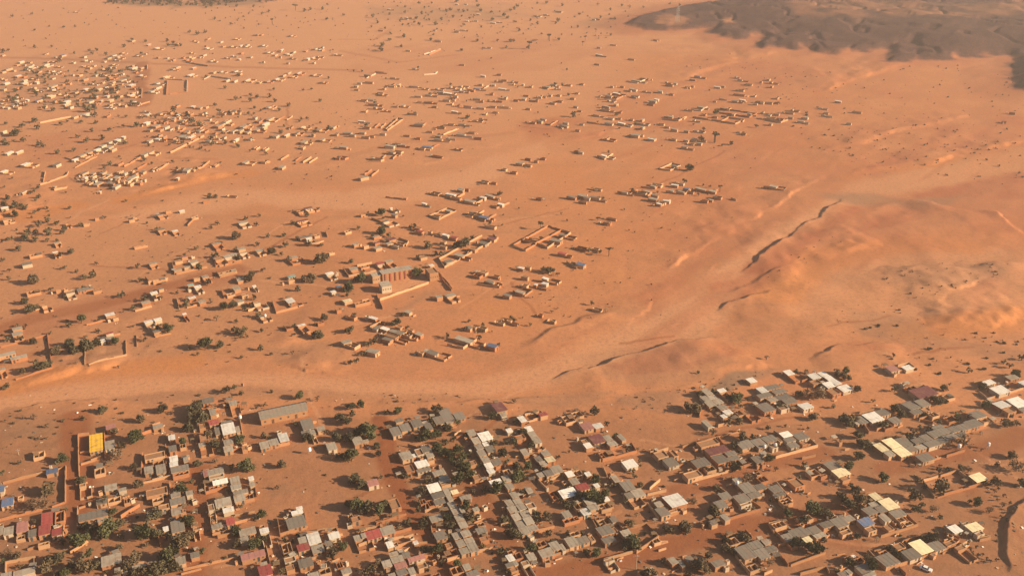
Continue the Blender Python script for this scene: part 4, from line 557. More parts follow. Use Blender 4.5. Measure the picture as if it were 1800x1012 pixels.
# Trees: x y crown radius kind (g green, d dark dense, o dry olive, b bare, m umbrella)
TREES = """
#0 660 5.623
1320 590 80 g;620 800 60 g;1385 420 60 o;1150 770 80 b;1010 330 50 d;815 415 40 d;185 850 30 d;20 950 35 g;50 100 45 o;1600 310 60 d;620 435 25 d;1320 890 50 o;330 400 40 b;470 480 40 b;1200 680 60 o;1130 545 50 o;560 850 40 d;460 610 20 o;220 400 25 b;50 440 20 o
#300 660 5.623
250 280 70 d;230 340 70 d;290 410 80 d;200 410 60 d;160 510 60 d;540 140 50 o;630 105 28 g;700 165 35 d;550 290 40 o;1275 185 50 g;1540 545 35 d;1670 400 50 d;1360 590 60 d;680 620 50 g;440 660 70 d;740 880 80 g;270 860 50 d;1095 870 55 o;600 900 40 o;915 590 40 d;110 650 50 g;1650 600 60 d;1660 790 40 d;920 280 30 o;850 310 20 d;380 570 60 o;590 215 25 o;1240 470 35 d;970 600 30 d;1450 220 35 b;1000 150 25 o;440 840 30 o;480 740 30 d
#600 660 5.623
280 540 90 g;200 520 85 d;80 600 60 d;100 780 75 g;40 800 60 d;350 685 45 d;560 345 45 g;450 355 40 d;190 270 50 g;90 295 50 d;60 430 65 d;110 370 40 d;880 430 40 d;930 580 60 g;850 580 60 g;770 610 55 d;1050 510 60 d;1150 450 40 g;950 700 60 g;1000 740 60 g;1060 760 60 g;1110 620 40 g;1150 720 50 g;1200 800 65 g;1230 900 65 g;1150 860 60 d;1270 950 60 g;1030 650 50 o;950 330 60 o;1500 660 50 d;1600 750 60 d;1650 650 40 d;1640 520 40 d;1490 800 35 d;1640 840 40 d;1490 390 50 d;1240 580 40 d;910 320 40 o;370 760 45 o;560 210 20 b;900 480 40 d;1090 830 45 g;1180 920 50 g;620 970 40 d;140 990 50 d;390 990 30 d;1250 770 40 d
#900 660 5.623
100 550 50 d;165 885 50 g;60 880 60 d;110 990 40 g;30 640 40 g;180 680 50 d;300 710 30 d;930 465 35 d;1020 585 35 g;1170 690 25 d;1245 720 20 d;1260 840 25 d;1270 880 20 d;1200 940 30 o;840 1000 40 g;700 950 35 d;815 350 60 o;240 390 30 d;265 850 40 d;150 470 25 o;1140 730 30 o;40 440 40 d;320 840 30 o;20 250 30 o
#1200 620 5.623
540 440 65 g;470 440 50 d;120 540 80 o;50 520 60 o;155 185 20 g;640 450 25 d;560 665 45 d;570 520 30 d;1620 170 50 g;1540 200 60 o;1600 225 50 o;1650 240 40 d;1100 185 30 d;1220 175 30 d;1250 400 80 b;1350 390 80 b;1150 400 50 o;1280 620 60 o;1600 640 60 d;1670 680 60 d;1240 740 25 o;850 730 35 d;440 355 20 g;600 820 70 o;700 830 40 d;310 380 40 d;1660 330 30 d;520 900 50 d;300 770 50 b;170 400 45 d;800 830 35 d;1120 180 30 d;830 40 30 b;460 680 40 o;530 350 15 d;950 520 45 d;1350 300 35 o;1560 850 20 d
#1500 620 5.623
45 340 55 o;415 350 40 g;440 540 60 d;500 600 50 d;1145 165 35 g;1490 85 35 d;1550 120 40 o;1670 40 45 d;1605 195 50 g;955 305 20 d;900 340 45 d;800 450 50 d;860 470 60 d;920 470 40 d;1275 325 45 d;1510 340 35 d;1310 500 55 g;1030 610 40 g;1040 660 40 d;850 680 40 o;720 600 40 d;655 730 30 d;560 820 50 d;1100 860 90 b;300 700 55 d;60 800 60 d;130 890 60 d;1530 690 60 o;1620 690 40 o;450 630 30 d;600 775 40 o;400 20 25 o;960 40 12 d;1070 70 12 d;650 45 10 d;825 75 10 d;20 650 50 o;750 745 40 d;1150 620 35 o;1560 1000 50 d;1010 660 40 d
#0 832 5.623
460 150 100 o;400 290 100 b;300 280 60 b;800 60 60 d;1360 95 65 o;1110 380 50 g;1070 520 110 g;1150 500 70 d;900 520 80 o;770 650 85 g;860 620 50 g;1390 580 95 g;1520 390 90 d;550 840 80 d;480 850 60 o;850 890 110 o;930 900 60 d;1320 830 80 o;1180 720 50 o;1640 800 80 g;1580 930 90 d;1410 960 70 o;1250 900 70 o;640 980 60 g;450 930 75 o;170 800 60 o;70 770 60 b;30 860 40 g;1035 975 35 d;620 780 40 d;1650 920 60 d;1300 1000 60 d;1670 620 40 d;1540 580 70 d;700 900 50 o;330 470 40 o;1220 480 40 o;820 520 50 d;560 1000 50 d;1000 590 60 d;1460 180 30 o;1180 980 45 o
#300 832 5.623
100 145 65 g;200 260 35 d;685 315 35 d;890 395 55 g;650 545 60 g;650 680 60 o;820 680 75 g;900 640 50 d;1590 770 75 o;1260 600 40 d;1130 640 40 d;40 770 50 g;310 760 40 g;120 640 100 o;190 600 60 o;50 690 60 o;170 450 70 g;1100 960 50 o;40 920 75 d;400 860 40 b;1060 120 40 b;1490 720 35 d;220 740 35 d;1210 660 30 d;840 440 40 d;1660 690 40 d;1240 780 40 d;210 70 35 d;1160 900 30 d;570 160 35 d;1620 750 40 o;720 590 35 d
#600 832 5.623
110 60 60 d;200 90 60 d;150 300 80 g;240 330 90 d;370 340 75 g;60 280 50 d;440 290 55 d;20 720 50 g;800 480 60 d;650 470 55 o;1040 430 50 g;1080 500 50 d;1170 50 75 g;1240 310 65 g;1330 310 30 d;1270 420 75 o;1540 140 75 g;1430 160 50 o;1590 100 40 g;1620 450 60 d;1650 580 60 o;960 740 65 g;880 745 55 d;820 740 50 d;1400 710 35 g;1140 890 50 g;300 940 80 o;230 980 60 o;370 880 50 o;860 940 35 d;1580 740 60 d;1640 750 40 d;1050 620 40 d;1000 480 30 d;770 270 40 d;760 350 40 d;650 20 30 d;380 990 40 o;720 920 30 d;790 160 60 o;820 430 40 d;1350 420 40 o;1300 170 35 o;560 520 40 o;1580 40 30 d;1000 860 35 o;860 60 50 o;1650 970 35 d
#900 832 5.623
110 180 45 d;350 420 70 o;250 410 60 d;770 200 85 g;850 250 65 g;930 185 50 g;820 50 60 g;680 200 60 d;540 300 50 d;840 780 55 g;740 770 45 d;1190 660 80 g;1130 700 60 d;1240 720 50 o;40 590 70 d;200 720 50 g;130 760 40 d;1680 510 50 d;1500 860 50 o;1210 20 35 o;1380 980 75 o;1270 110 45 o;60 20 65 g;350 590 55 o;240 450 40 d;1000 110 40 o;560 580 40 d;690 580 40 d;1170 480 60 o;1560 540 75 o;480 260 35 d;1230 400 30 b;960 440 40 d;600 300 45 d;390 660 35 d
#1200 770 5.623
520 270 60 d;640 380 70 b;1050 735 50 g;1270 680 85 g;1440 730 60 d;1640 260 65 g;330 700 70 d;110 610 50 b;40 880 70 o;850 190 50 g;1200 250 40 d;590 950 60 o;430 1000 50 d;1580 550 60 o;1650 640 80 d;1660 450 40 d;1150 385 35 d;330 480 45 o;1200 800 55 d;250 840 40 o;510 240 40 g;250 300 45 o;730 600 35 d;1340 720 60 d;870 590 35 d;930 590 35 d;700 690 30 d;920 295 35 b;560 130 40 d;1530 260 35 d;1180 520 30 d
#1500 770 5.623
310 380 55 g;870 460 105 o;60 580 75 o;1680 430 50 g;1240 625 55 g;1150 615 30 d;620 690 50 d;790 690 50 b;1590 170 40 d;1620 260 85 b;1410 430 60 o;850 320 40 o;940 295 35 d;1070 290 50 o;640 400 40 o;700 470 40 o;90 40 60 d;60 160 70 d;620 560 80 o;1400 520 22 o;1430 600 22 o;1480 660 24 o;1560 720 24 o;1470 770 24 o;1440 490 22 d;1490 560 24 o;1550 630 24 o;1610 680 22 o;1520 800 24 o;1350 700 50 b;1270 110 20 o;30 500 50 d;1330 440 40 o;1140 300 45 b
#1200 880 6
660 390 60 o;620 330 40 d;500 500 50 d;1220 420 75 g;1400 500 85 g;160 650 110 o;270 570 50 o;920 640 60 b;40 260 75 o;1640 730 40 d;1760 640 60 d;1500 410 40 d;250 720 60 o;60 780 60 o;1170 470 40 d;540 540 40 d;800 700 45 d;1340 480 60 d;440 500 50 o
#1500 880 6
830 370 80 d;760 390 60 d;210 670 75 g;170 600 50 o;1200 460 25 o;1260 540 24 o;1310 590 22 o;1300 480 24 o;1370 560 24 o;1450 630 22 o;1240 510 22 o;1410 600 20 o;450 560 50 d;40 360 50 d;1380 640 20 o;420 510 40 d;1000 340 35 o;880 340 40 o
#0 490 5.623
230 210 50 d;290 285 60 d;360 270 45 d;1200 150 50 d;800 390 55 g;680 450 40 d;250 455 25 d;330 610 45 d;680 630 60 d;550 700 60 o;740 690 60 d;870 640 85 d;950 620 50 d;1140 610 50 g;410 850 75 d;470 830 50 d;230 905 45 o;1650 480 60 g;1430 190 50 d;980 395 25 d;1310 280 40 d;70 590 40 d;200 580 35 o;1220 320 15 d;490 530 25 o;1420 590 40 o;1560 480 50 d;660 410 25 d;970 510 35 d;1590 180 25 d;325 10 60 o;1320 460 20 o;500 100 30 o;170 455 25 o;640 170 25 d;820 80 30 d;900 90 30 d;360 800 25 d;840 570 25 o;1170 860 25 b;750 820 25 b
#300 490 5.623
60 130 25 d;150 240 50 d;520 265 50 g;620 245 45 d;730 290 35 d;690 510 65 o;730 490 35 g;340 640 70 g;480 645 50 d;885 680 40 d;1435 545 65 d;1520 380 45 o;1430 440 30 d;990 735 25 d;650 410 30 d;900 500 30 d;265 735 25 o;390 205 40 b;360 40 35 o;1255 95 40 d;1220 455 30 d;1120 490 25 d;870 350 40 d;700 765 25 d;690 570 25 d;750 560 25 d;620 490 40 o;1000 250 25 d;5 470 40 d;350 580 20 d;190 680 30 d;1350 0 50 b;450 380 40 b;820 180 40 o;780 260 30 d;1200 720 30 b
#600 490 5.623
70 75 55 g;80 495 45 d;320 610 50 o;270 640 40 d;550 415 45 d;500 440 35 d;240 720 35 d;150 800 40 d;610 350 30 d;650 480 30 o;1550 645 25 d;1305 155 12 o;1260 410 25 d;1240 490 35 o;90 820 35 o;420 440 25 o;1040 560 40 o;1360 570 35 d;1680 380 25 d;200 740 30 o;1400 450 25 d;1400 515 25 d;640 520 25 d;60 150 30 d;120 350 30 d;1490 515 12 d
#900 490 5.623
790 235 30 o;395 320 20 o;180 445 22 g;15 395 40 d;1380 50 15 d;205 180 12 o;455 285 10 d;1470 355 8 d;105 378 12 d;1380 205 12 d;780 380 10 d;990 270 10 d;1070 35 12 o;910 40 10 d
#0 330 5.623
140 165 50 d;35 150 35 d;150 245 45 g;75 90 35 o;380 80 30 d;470 310 45 d;280 425 45 d;345 420 35 d;460 430 55 d;260 485 50 d;340 495 45 d;465 510 30 d;180 590 45 d;695 615 50 d;600 655 45 o;915 845 45 g;840 875 40 d;330 895 75 o;380 355 45 o;1245 125 18 d;1030 285 25 o;800 355 35 d;950 740 25 d;760 820 25 d;640 780 30 o;1360 770 35 o;1380 900 40 d;25 705 30 d;90 810 25 o;600 440 25 o;20 520 25 d;250 190 35 d;1545 400 25 d;85 890 30 o;1660 435 20 d;1450 340 20 d;120 315 15 o;300 40 25 d;690 290 15 o
#300 330 5.623
650 465 60 o;965 470 30 d;1120 455 35 d;850 545 38 d;1130 555 42 d;1000 615 50 d;1495 690 80 o;1170 700 40 o;1390 880 65 o;1310 890 45 o;440 660 50 d;910 810 32 o;800 850 50 o;280 775 40 g;360 930 40 o;380 85 30 d;440 80 30 d;460 345 30 d;400 385 30 d;740 295 30 d;845 355 32 d;870 265 28 d;250 590 30 o;770 890 55 o;1490 560 25 d;1360 545 45 d;130 660 25 d;1350 265 30 d;1095 645 30 d;640 600 35 d;660 680 38 d;1210 340 35 d;740 880 35 d;1250 490 30 d;500 540 25 o;90 700 25 d;1460 200 20 o
#600 330 5.623
1190 545 70 d;740 830 55 g;400 235 50 g;395 415 48 g;860 560 55 o;200 890 65 g;140 895 45 d;90 715 40 d;720 370 40 d;930 640 40 d;750 680 30 d;1560 55 30 d;1000 640 40 o;265 240 15 d;165 390 30 d;1100 440 15 d;470 460 40 d;1300 485 35 d;1470 345 20 d;1240 500 35 d;610 275 15 d;1130 560 45 d;310 470 25 d;410 295 20 d;680 380 25 d;340 240 30 d;1600 265 14 d;1590 365 16 d
#900 330 5.623
285 345 35 m;490 250 20 b;960 600 38 m;380 810 50 o;760 610 35 d;1110 210 12 d;850 300 25 o;70 200 12 d;1215 435 10 d;1160 415 10 d;1475 395 12 d;545 320 15 d;300 800 35 d;870 620 30 d;450 850 25 o;180 500 25 d;280 490 22 d;900 95 25 d;850 100 25 d;1610 350 8 d;1650 620 9 d;1560 715 9 d
#1050 230 5.623
110 205 18 d;915 355 40 g;860 490 35 g;340 580 30 d;1170 30 45 m;1320 115 25 d;1235 135 15 d;1045 530 18 d;1115 545 18 d;1215 545 30 m;595 600 20 d;550 460 10 d;640 145 12 d;265 770 10 d;1030 70 40 d;450 600 30 d;1560 270 10 d;1000 625 20 o;560 5 10 d;1360 265 10 o;980 315 8 d;640 955 10 d;310 975 10 d;370 995 10 d;1150 165 12 o
#1150 100 5.623
615 540 32 g;600 755 45 m;760 850 25 d;670 870 15 d;1505 550 18 d;1230 450 20 d;390 665 15 d;490 710 25 o;545 325 15 d;460 800 30 d;1510 590 10 d;1010 680 25 o;880 745 18 d
#900 60 5.623
600 790 40 d;1030 790 25 d;1220 880 25 g;1060 925 18 d;370 10 30 m;170 78 35 m;160 125 28 d;725 22 20 m;700 78 18 m;460 45 18 d;540 345 15 d;490 285 10 d;430 495 25 d;500 495 22 d;560 595 20 d;1060 575 22 d;850 700 12 d;20 60 20 d
#600 60 5.623
410 100 30 d;390 145 35 d;1245 820 25 d;1190 155 20 d;200 360 20 d;1480 235 15 d;330 665 25 g;470 275 12 d;440 435 15 d;615 15 25 d;480 50 20 d;1080 490 22 d;1340 60 20 d;880 50 20 d;590 115 20 d;120 360 15 d;1630 130 20 d;1670 60 25 d;870 590 20 d;760 325 18 d;850 470 15 b;1545 60 20 o;60 350 10 d
#600 180 5.623
1250 135 25 d;1570 890 30 d;360 100 12 d;990 240 22 d;240 220 25 d;660 110 22 d;730 105 22 d;760 210 18 d;960 320 20 d
#0 180 5.623
525 60 35 d;880 60 45 d;930 45 40 d;930 115 42 d;345 165 42 d;210 220 38 d;140 295 50 d;360 240 35 d;230 360 38 d;380 400 38 d;430 420 32 d;60 200 25 d;600 200 33 d;795 185 28 d;945 190 28 d;855 365 42 d;1010 340 42 d;1075 260 28 d;1220 225 28 d;900 270 28 d;570 485 33 d;725 460 33 d;30 390 45 d;80 400 30 d;130 375 20 d;1240 390 33 d;1350 210 42 d;1245 130 24 d;1090 600 30 d;1030 640 24 d;1420 555 33 d;1500 595 22 d;380 925 25 d;70 930 33 d;140 1000 40 d;40 990 33 d;370 830 28 d;1240 965 14 d;300 885 22 d;1180 530 18 d;660 280 12 d;640 50 22 d;440 30 24 d;770 330 28 o;660 180 22 d;1170 130 15 d;120 740 18 d;740 750 16 d;520 625 12 d;40 830 18 d
#300 180 5.623
480 75 30 m;155 110 38 d;205 175 42 d;285 205 38 d;110 390 28 d;395 345 30 d;405 400 36 d;540 385 36 d;800 355 24 d;20 575 28 d;1090 285 28 d;1560 250 33 d;1415 285 24 d;1480 195 18 d;830 45 24 d;1070 65 28 d;1120 230 18 d;890 75 18 d;670 430 22 d;290 450 22 d;940 500 24 d;250 650 30 d;380 905 25 d;450 920 25 d;770 100 26 d;820 105 20 d;1290 155 22 d;1350 150 22 d;20 70 33 d;990 340 24 d;380 475 14 d;1170 20 28 d;1270 180 20 d;50 110 26 d;440 15 26 d;730 370 20 d;60 650 22 d;490 590 16 d;1370 235 14 d;1640 100 10 d
#0 0 5.623
315 132 18 d;120 155 20 d;340 290 18 d;485 258 14 d;625 262 20 d;740 258 16 d;880 240 10 d;950 192 10 d;1150 242 10 d;450 378 14 d;510 455 18 d;340 460 22 d;20 500 30 d;80 490 20 d;880 490 24 d;950 485 26 d;910 520 26 d;1040 530 24 d;1220 450 24 d;1300 385 24 d;1440 400 24 d;590 590 28 d;1060 685 26 d;660 800 26 d;900 890 40 d;940 940 40 d;1160 870 36 d;1100 910 30 d;80 950 30 d;370 710 22 d;850 710 24 d;1260 670 22 d;1650 395 24 d;1660 440 24 d;1120 30 16 d;1240 20 18 d;1040 35 10 d;1170 75 12 d;1400 520 22 d;560 610 18 d;430 970 22 d;1210 700 16 d;730 520 18 d;1160 950 26 d;1030 920 22 d;640 870 20 d;1180 740 18 d
#300 0 5.623
260 325 28 d;185 310 24 d;340 310 24 d;1000 190 26 m;1230 50 26 m;1320 98 24 d;1385 85 20 d;1540 180 24 d;1500 80 20 d;640 965 32 d;690 960 18 d;790 930 28 d;850 945 32 d;980 940 30 d;1025 985 32 d;780 985 28 d;540 860 22 d;1020 875 22 d;1390 875 18 d;1310 885 18 d;1560 765 18 d;1480 990 22 d;430 180 22 o;590 232 16 d;720 160 14 d;660 200 10 d;870 240 12 d;1280 212 10 d;1330 175 10 d;900 130 20 o;970 110 22 o;350 65 20 d;400 55 20 d;670 735 26 d;350 750 22 d;60 440 26 d;100 440 22 d;20 420 24 d;1550 40 18 d;650 50 24 d;820 60 20 o;940 15 20 o
#600 0 5.623
790 125 24 d;895 115 22 d;1080 90 22 d;1040 95 20 d;925 230 24 d;770 235 22 d;620 350 22 d;1380 95 28 d;1480 115 22 d;1610 140 32 d;1270 175 18 d;985 185 22 d;740 170 28 d;630 115 24 d;1210 105 22 d;1250 98 16 d;360 215 22 d;310 155 26 o;1490 185 28 d;770 25 22 d;890 25 18 d;1140 5 26 d;20 145 18 d;630 62 16 d;820 70 14 d;480 135 18 d;580 205 16 d;720 212 20 d;660 235 18 d;910 340 18 d;880 385 18 d;470 385 16 d;480 322 18 d;410 435 26 d;390 475 30 d;590 450 16 d;1190 490 18 d;1350 395 18 d;1400 430 12 d;1630 460 18 d;1680 395 24 d;1670 95 24 d;1350 50 28 d;1340 10 18 d;300 260 16 d;430 275 16 d;1100 160 20 d;1160 100 18 d;1310 150 16 d;870 190 16 d;1210 240 20 d;1600 265 14 d;970 90 14 d;820 180 16 d;650 185 10 d;1650 170 20 d
#900 0 5.623
50 55 24 d;20 80 22 d;460 195 26 d;250 225 22 d;70 295 22 d;360 345 26 m;880 165 20 d;970 90 18 d;980 340 18 d;880 330 14 m;460 385 18 d;670 135 20 d;500 45 22 d;340 20 24 d;590 265 18 b;740 325 12 d;830 290 14 m;590 340 12 d;1020 180 20 d;960 140 16 d;1120 110 14 d;1150 160 12 d;620 165 14 d;180 195 18 d;20 210 18 d;660 15 14 d;850 40 22 b;200 80 12 d;1160 65 24 b;1300 65 20 b;430 225 18 d;980 265 14 b;1090 50 18 d;650 260 18 d;760 265 16 d;1560 35 18 d;1660 45 18 d
"""
# Named landmarks: photo x, y, what they are called, own label, which class of thing (h house w wall t tree)
LANDMARKS = [
(169,777,'yellow-roofed house','bright yellow flat roof on a walled house beside a big green tree','h'),
(495,718,'long grey hall',None,''),
(649,757,'big round tree beside the track','large round green tree just beside the reddish dirt track','t'),
(13,882,'blue roof in the walled yard','blue-roofed tan house inside the large empty walled yard','h'),
(92,828,'small blue-roofed house','small blue-roofed house built into the wall of the empty yard','h'),
(445,975,'long pink-roofed building','long pink-roofed building with lit tan front beside the bright red roof','h'),
(466,1001,'red roof below the pink roof','bright red roof cut by the bottom edge, under the long pink-roofed building','h'),
(520,917,'grey house by the open ground','large grey-roofed house with walled yard beside the open bare ground','h'),
(1186,880,'biggest white roof','biggest bright white roof, over a tan house with walled yard','h'),
(1260,791,'long maroon roof in the block','long maroon roof inside the walled block of grey roofs','h'),
(1623,689,'broad maroon roof','broad maroon roof on a pale house with dark shrubs beside it','h'),
(1568,648,'lone pink and white walled pair','pink-roofed half of the lone walled pair on open sand','h'),
(1107,815,'lone white cube house','white-roofed cube house standing by itself on bare sand','h'),
(1416,713,'low white slab roof','low white slab roof alone on the sand below the grey block','h'),
(1022,854,'red roof among dark trees','red roof between a pale tin roof and a clump of dark trees','h'),
(405,916,'red roof by the empty yard','small bright red roof beside the long empty walled yard','h'),
(533,961,'red roof beside broad white roof','red roof immediately beside the broad white-roofed house','h'),
(1117,985,'utility pole',None,''),
(1433,963,'round tree near the white car','round dark green tree at the corner of an empty walled yard','t'),
(1587,792,'twin cream roofs','front one of the twin cream roofs beside the grey terraced block','h'),
(1720,839,'cream-roofed garden house','cream-roofed house at the corner of a walled garden with a dry tree','h'),
(700,474,'school with red columns',None,''),
(830,441,'long slanting compound','long slanting pale wall enclosing a row of four roofs','w'),
(940,425,'twin walled compounds','pale wall of the larger of two adjoining walled compounds','w'),
(1021,464,'dark blue roof','dark blue-roofed house standing alone on orange sand','h'),
(989,445,'lone rust-roofed house','small rust-roofed house alone between walled compounds and blue roof','h'),
(865,607,'blue roof at the riverbed','pale blue-roofed house at the edge of the dry riverbed','h'),
(1050,542,'lone roofless house on sand','lone roofless mud house with partition walls on open orange sand','h'),
(1358,327,'pale house by the gullies','lone pale-roofed house near the eroded gullies','h'),
(951,391,'umbrella tree above twin compounds','flat-topped umbrella tree just above the twin walled compounds','t'),
(1213,293,'round tree beside the empty pen','round green tree casting a shadow beside an empty square pen','t'),
(1259,196,'tree in the walled field','dark round tree in the corner of the long walled field','t'),
(1190,28,'lattice pylon',None,''),
(983,20,'big white shed roof','big white shed roof far off among scattered trees','h'),
(813,52,'white block in far scrub','bright white block house in the far tree-dotted scrub','h'),
(327,152,'square walled field','dark wall of the empty square walled field beside the dense far town','w'),
(542,366,'upper of two maroon roofs','maroon roof above a second longer maroon roof on open sand','h'),
(531,388,'lower of two maroon roofs','long maroon-roofed house just below a squarer maroon roof','h'),
(512,486,'teal-roofed house','small teal-roofed house alone on orange sand','h'),
(510,528,'tall white two-bay roof','tall white two-bay roof with walled yard to its left','h'),
(277,244,'tall white far-town house','tall white two-storey house beside a row of white houses','h'),
(30,255,'long straight far wall','long straight pale wall crossing bare ground','w'),
(105,875,'corner of the empty yard',None,''),
(112,725,'pink roof beside the green tree',None,''),
(375,742,'red roof under the dark trees','red-roofed house beside a dark clump of trees','h'),
(82,926,'long red roof pair','long red roof, one of two end to end inside the lower walled block','h'),
(877,716,'maroon roof near the riverbank','maroon-roofed house with a shaded yard near the riverbank','h'),
(1032,748,'pink roof beside the white bar','pink roof beside a narrow white roof on bare sand','h'),
(1627,998,'parked white car',None,''),
(1050,771,'maroon roof beside stepped pale roofs','maroon roof beside two stepped pale roofs in a walled yard','h'),
(1477,828,'cream roof on the open square','cream roof adjoining a grey roof beside the open square','h'),
(1665,890,'cream roof of lower terrace','cream roof heading the lower terrace beside a grey roof','h'),
(1618,961,'cream roof behind the long wall','broad cream roof behind the long tan wall near the white car','h'),
(656,937,'broad red roof by the street','broad red roof in a walled yard beside the dirt track','h'),
(853,417,'maroon roof in the slanting compound','maroon roof at the far end inside the long slanting compound','h'),
(667,461,'red roof behind the school','red-roofed house just behind the school with red columns','h'),
(650,510,'big round tree by the school','round green tree in front of the school yard wall','t'),
(762,856,'white roof heading the terrace','white roof at the head of a terrace of grey roofs by the track','h'),
(851,767,'white roof heading the twin rows','white roof heading the long terrace of small pale roofs','h'),
(741,815,'white roof beside the green belt','bright white roof beside the belt of green trees','h'),
(846,381,'royal blue roof','royal blue roof in a slanting walled yard','h'),
(1226,134,'far blue roof by the gully','far blue-grey roof in the hamlet nearest the gully','h'),
(1301,140,'far red roof','far red roof beside the road up to the dark plateau','h'),
(497,966,'ruined yard',None,''),
(1433,818,'grey roof by the open square',None,''),
(1737,926,'cream roof by the hedges','cream roof with small yard beside the double hedge rows','h'),
(1679,929,'narrow white roof by hedges','narrow bright white roof above the head of the hedge rows','h'),
(1314,784,'dark dry tree',None,''),
]
# ================================================================ reading the survey
LETTERS = {'g': 'grey', 'l': 'pale grey', 'w': 'white', 'c': 'cream', 'r': 'red', 'p': 'pink', 'm': 'maroon', 'y': 'yellow', 'b': 'blue', 't': 'teal', 'o': 'mud', 'u': 'roofless'}
def theta(px, py):
    if py > 668 or (px > 1350 and py > 560): d = 23
    elif px < 610 and py > 345: d = 34
    elif px < 800 and 440 < py < 545: d = 31
    elif px < 600: d = 78
    elif py < 260 and px < 900: d = 74
    elif px < 690 and py > 300 and py < 445: d = 40
    else: d = 58
    return math.radians(d)
def sheets(text):
    for ln in text.strip().split('\n'):
        if ln.startswith('#'): head = ln[1:].split()
        else:
            for e in ln.split(';'): yield head, e.split()
HS = []
for hd, e in sheets(HOUSES):
    ox, oy, sc = float(hd[0]), float(hd[1]), float(hd[2])
    px, py = ox + float(e[0]) / sc, oy + float(e[1]) / sc
    th = theta(px, py); h = 1.95 + 0.45 * RNG.random() if hd[3] == 'P' else 2.0 + 0.5 * RNG.random()
    c = e[4]
    if py < 330 and c == 'w' and RNG.random() < 0.45: c = 'l'
    if c == 'u': h = 1.6 + 0.5 * RNG.random()
    x, y, z = hit(px, py, h)
    A, B = float(e[2]), float(e[3])
    if hd[3] == 'P':
        q0 = project(x, y, z + h); qa = project(x + math.cos(th), y + math.sin(th), z + h); qb = project(x - math.sin(th), y + math.cos(th), z + h)
        W = A / sc / max(0.5, abs(qa[0] - q0[0])); D = B / sc / max(0.8, abs(qb[1] - q0[1]))
    else:
        W, D = A, B
        if th > math.radians(50) and px >= 600: W, D = D, A
        if c == 'u' and max(W, D) > 5: pass
    W = max(W, 1.6); D = max(D, 1.6)
    HS.append(dict(px=px, py=py, x=x, y=y, z=z, W=W, D=D, h=h, th=th, c=c, size=ppm(py) * math.sqrt(W * D)))
# the far town is packed: more of the same between the ones surveyed singly
rf = random.Random(99)
def infill(n, poly, cols, th):
    P = np.array(poly, float); x0, y0 = P.min(0); x1, y1 = P.max(0); c = 0; tries = 0
    while c < n and tries < n * 30:
        tries += 1; px, py = rf.uniform(x0, x1), rf.uniform(y0, y1)
        if not in_poly(np.array([px]), np.array([py]), P)[0]: continue
        h = rf.uniform(1.9, 2.7); x, y, z = hit(px, py, h); W, D = rf.choice([3, 4, 5, 6, 7]), rf.choice([2.5, 3, 3.5, 4])
        if any(abs(b['x'] - x) < 9 and abs(b['y'] - y) < 9 and math.hypot(b['x'] - x, b['y'] - y) < (W + b['W']) * .5 for b in HS): continue
        HS.append(dict(px=px, py=py, x=x, y=y, z=z, W=W, D=D, h=h, th=math.radians(th), c=rf.choice(cols), size=ppm(py) * math.sqrt(W * D))); c += 1
infill(85, [(0, 120), (110, 112), (250, 112), (250, 185), (130, 190), (0, 192)], 'wllggguuuuoo', 78)
infill(20, [(0, 95), (250, 80), (330, 70), (330, 110), (0, 115)], 'lguuo', 78)
infill(45, [(250, 195), (420, 190), (480, 215), (380, 250), (260, 245)], 'lgguuo', 78)
infill(30, [(130, 300), (260, 300), (250, 325), (150, 325)], 'lguuo', 78)
infill(25, [(300, 60), (600, 85), (590, 110), (300, 115)], 'wlguuo', 78)
infill(40, [(620, 150), (900, 140), (1000, 150), (900, 200), (640, 195)], 'lguuuo', 74)
infill(30, [(1040, 140), (1400, 130), (1420, 215), (1060, 245)], 'lguuo', 58)
# neighbours must not run through each other: trim the later one
for i, a in enumerate(HS):
    for b in HS[:i]:
        dx, dy = b['x'] - a['x'], b['y'] - a['y']
        if dx * dx + dy * dy > 900 or abs(a['th'] - b['th']) > 0.01: continue
        ca, sa = math.cos(a['th']), math.sin(a['th'])
        u, v = dx * ca + dy * sa, -dx * sa + dy * ca
        gap = 0.12 if 'u' in (a['c'], b['c']) else 0.5
        gu = abs(u) - (a['W'] + b['W']) / 2 - gap; gv = abs(v) - (a['D'] + b['D']) / 2 - (gap + (0.35 if gap > .2 and a['py'] > 668 else 0))
        if gu < 0 and gv < 0:
            if gu > gv:                                   # part along the front
                k = min(-gu, a['W'] - 1.5); k = max(k, 0); a['W'] -= k; s_ = -math.copysign(k / 2, u); a['x'] += ca * s_; a['y'] += sa * s_
            else:
                k = min(-gv, a['D'] - 1.5); k = max(k, 0); a['D'] -= k; s_ = -math.copysign(k / 2, v); a['x'] -= sa * s_; a['y'] += ca * s_
WS = []
for hd, e in sheets(WALLS):
    ox, oy, sc = float(hd[0]), float(hd[1]), float(hd[2]); q = [float(t) for t in e]
    pts = [(ox + q[i] / sc, oy + q[i + 1] / sc) for i in range(0, len(q), 2)]
    L = sum(math.dist(pts[i], pts[i + 1]) for i in range(len(pts) - 1))
    WS.append(dict(pts=pts, size=L, px=sum(p[0] for p in pts) / len(pts), py=sum(p[1] for p in pts) / len(pts)))
UP = {'m': 1.9, 'g': .85, 'd': .72, 'o': .7, 'b': .8}
TS = []
for hd, e in sheets(TREES):
    ox, oy, sc = float(hd[0]), float(hd[1]), float(hd[2])
    px, py = ox + float(e[0]) / sc, oy + float(e[1]) / sc; rp = float(e[2]) / sc; k = e[3]
    r = 1.02 * rp / ppm(py); up = UP[k] * r + 0.3
    x, y, z = hit(px, py, up)
    TS.append(dict(px=px, py=py, x=x, y=y, z=z, r=r, k=k, size=rp * 2))
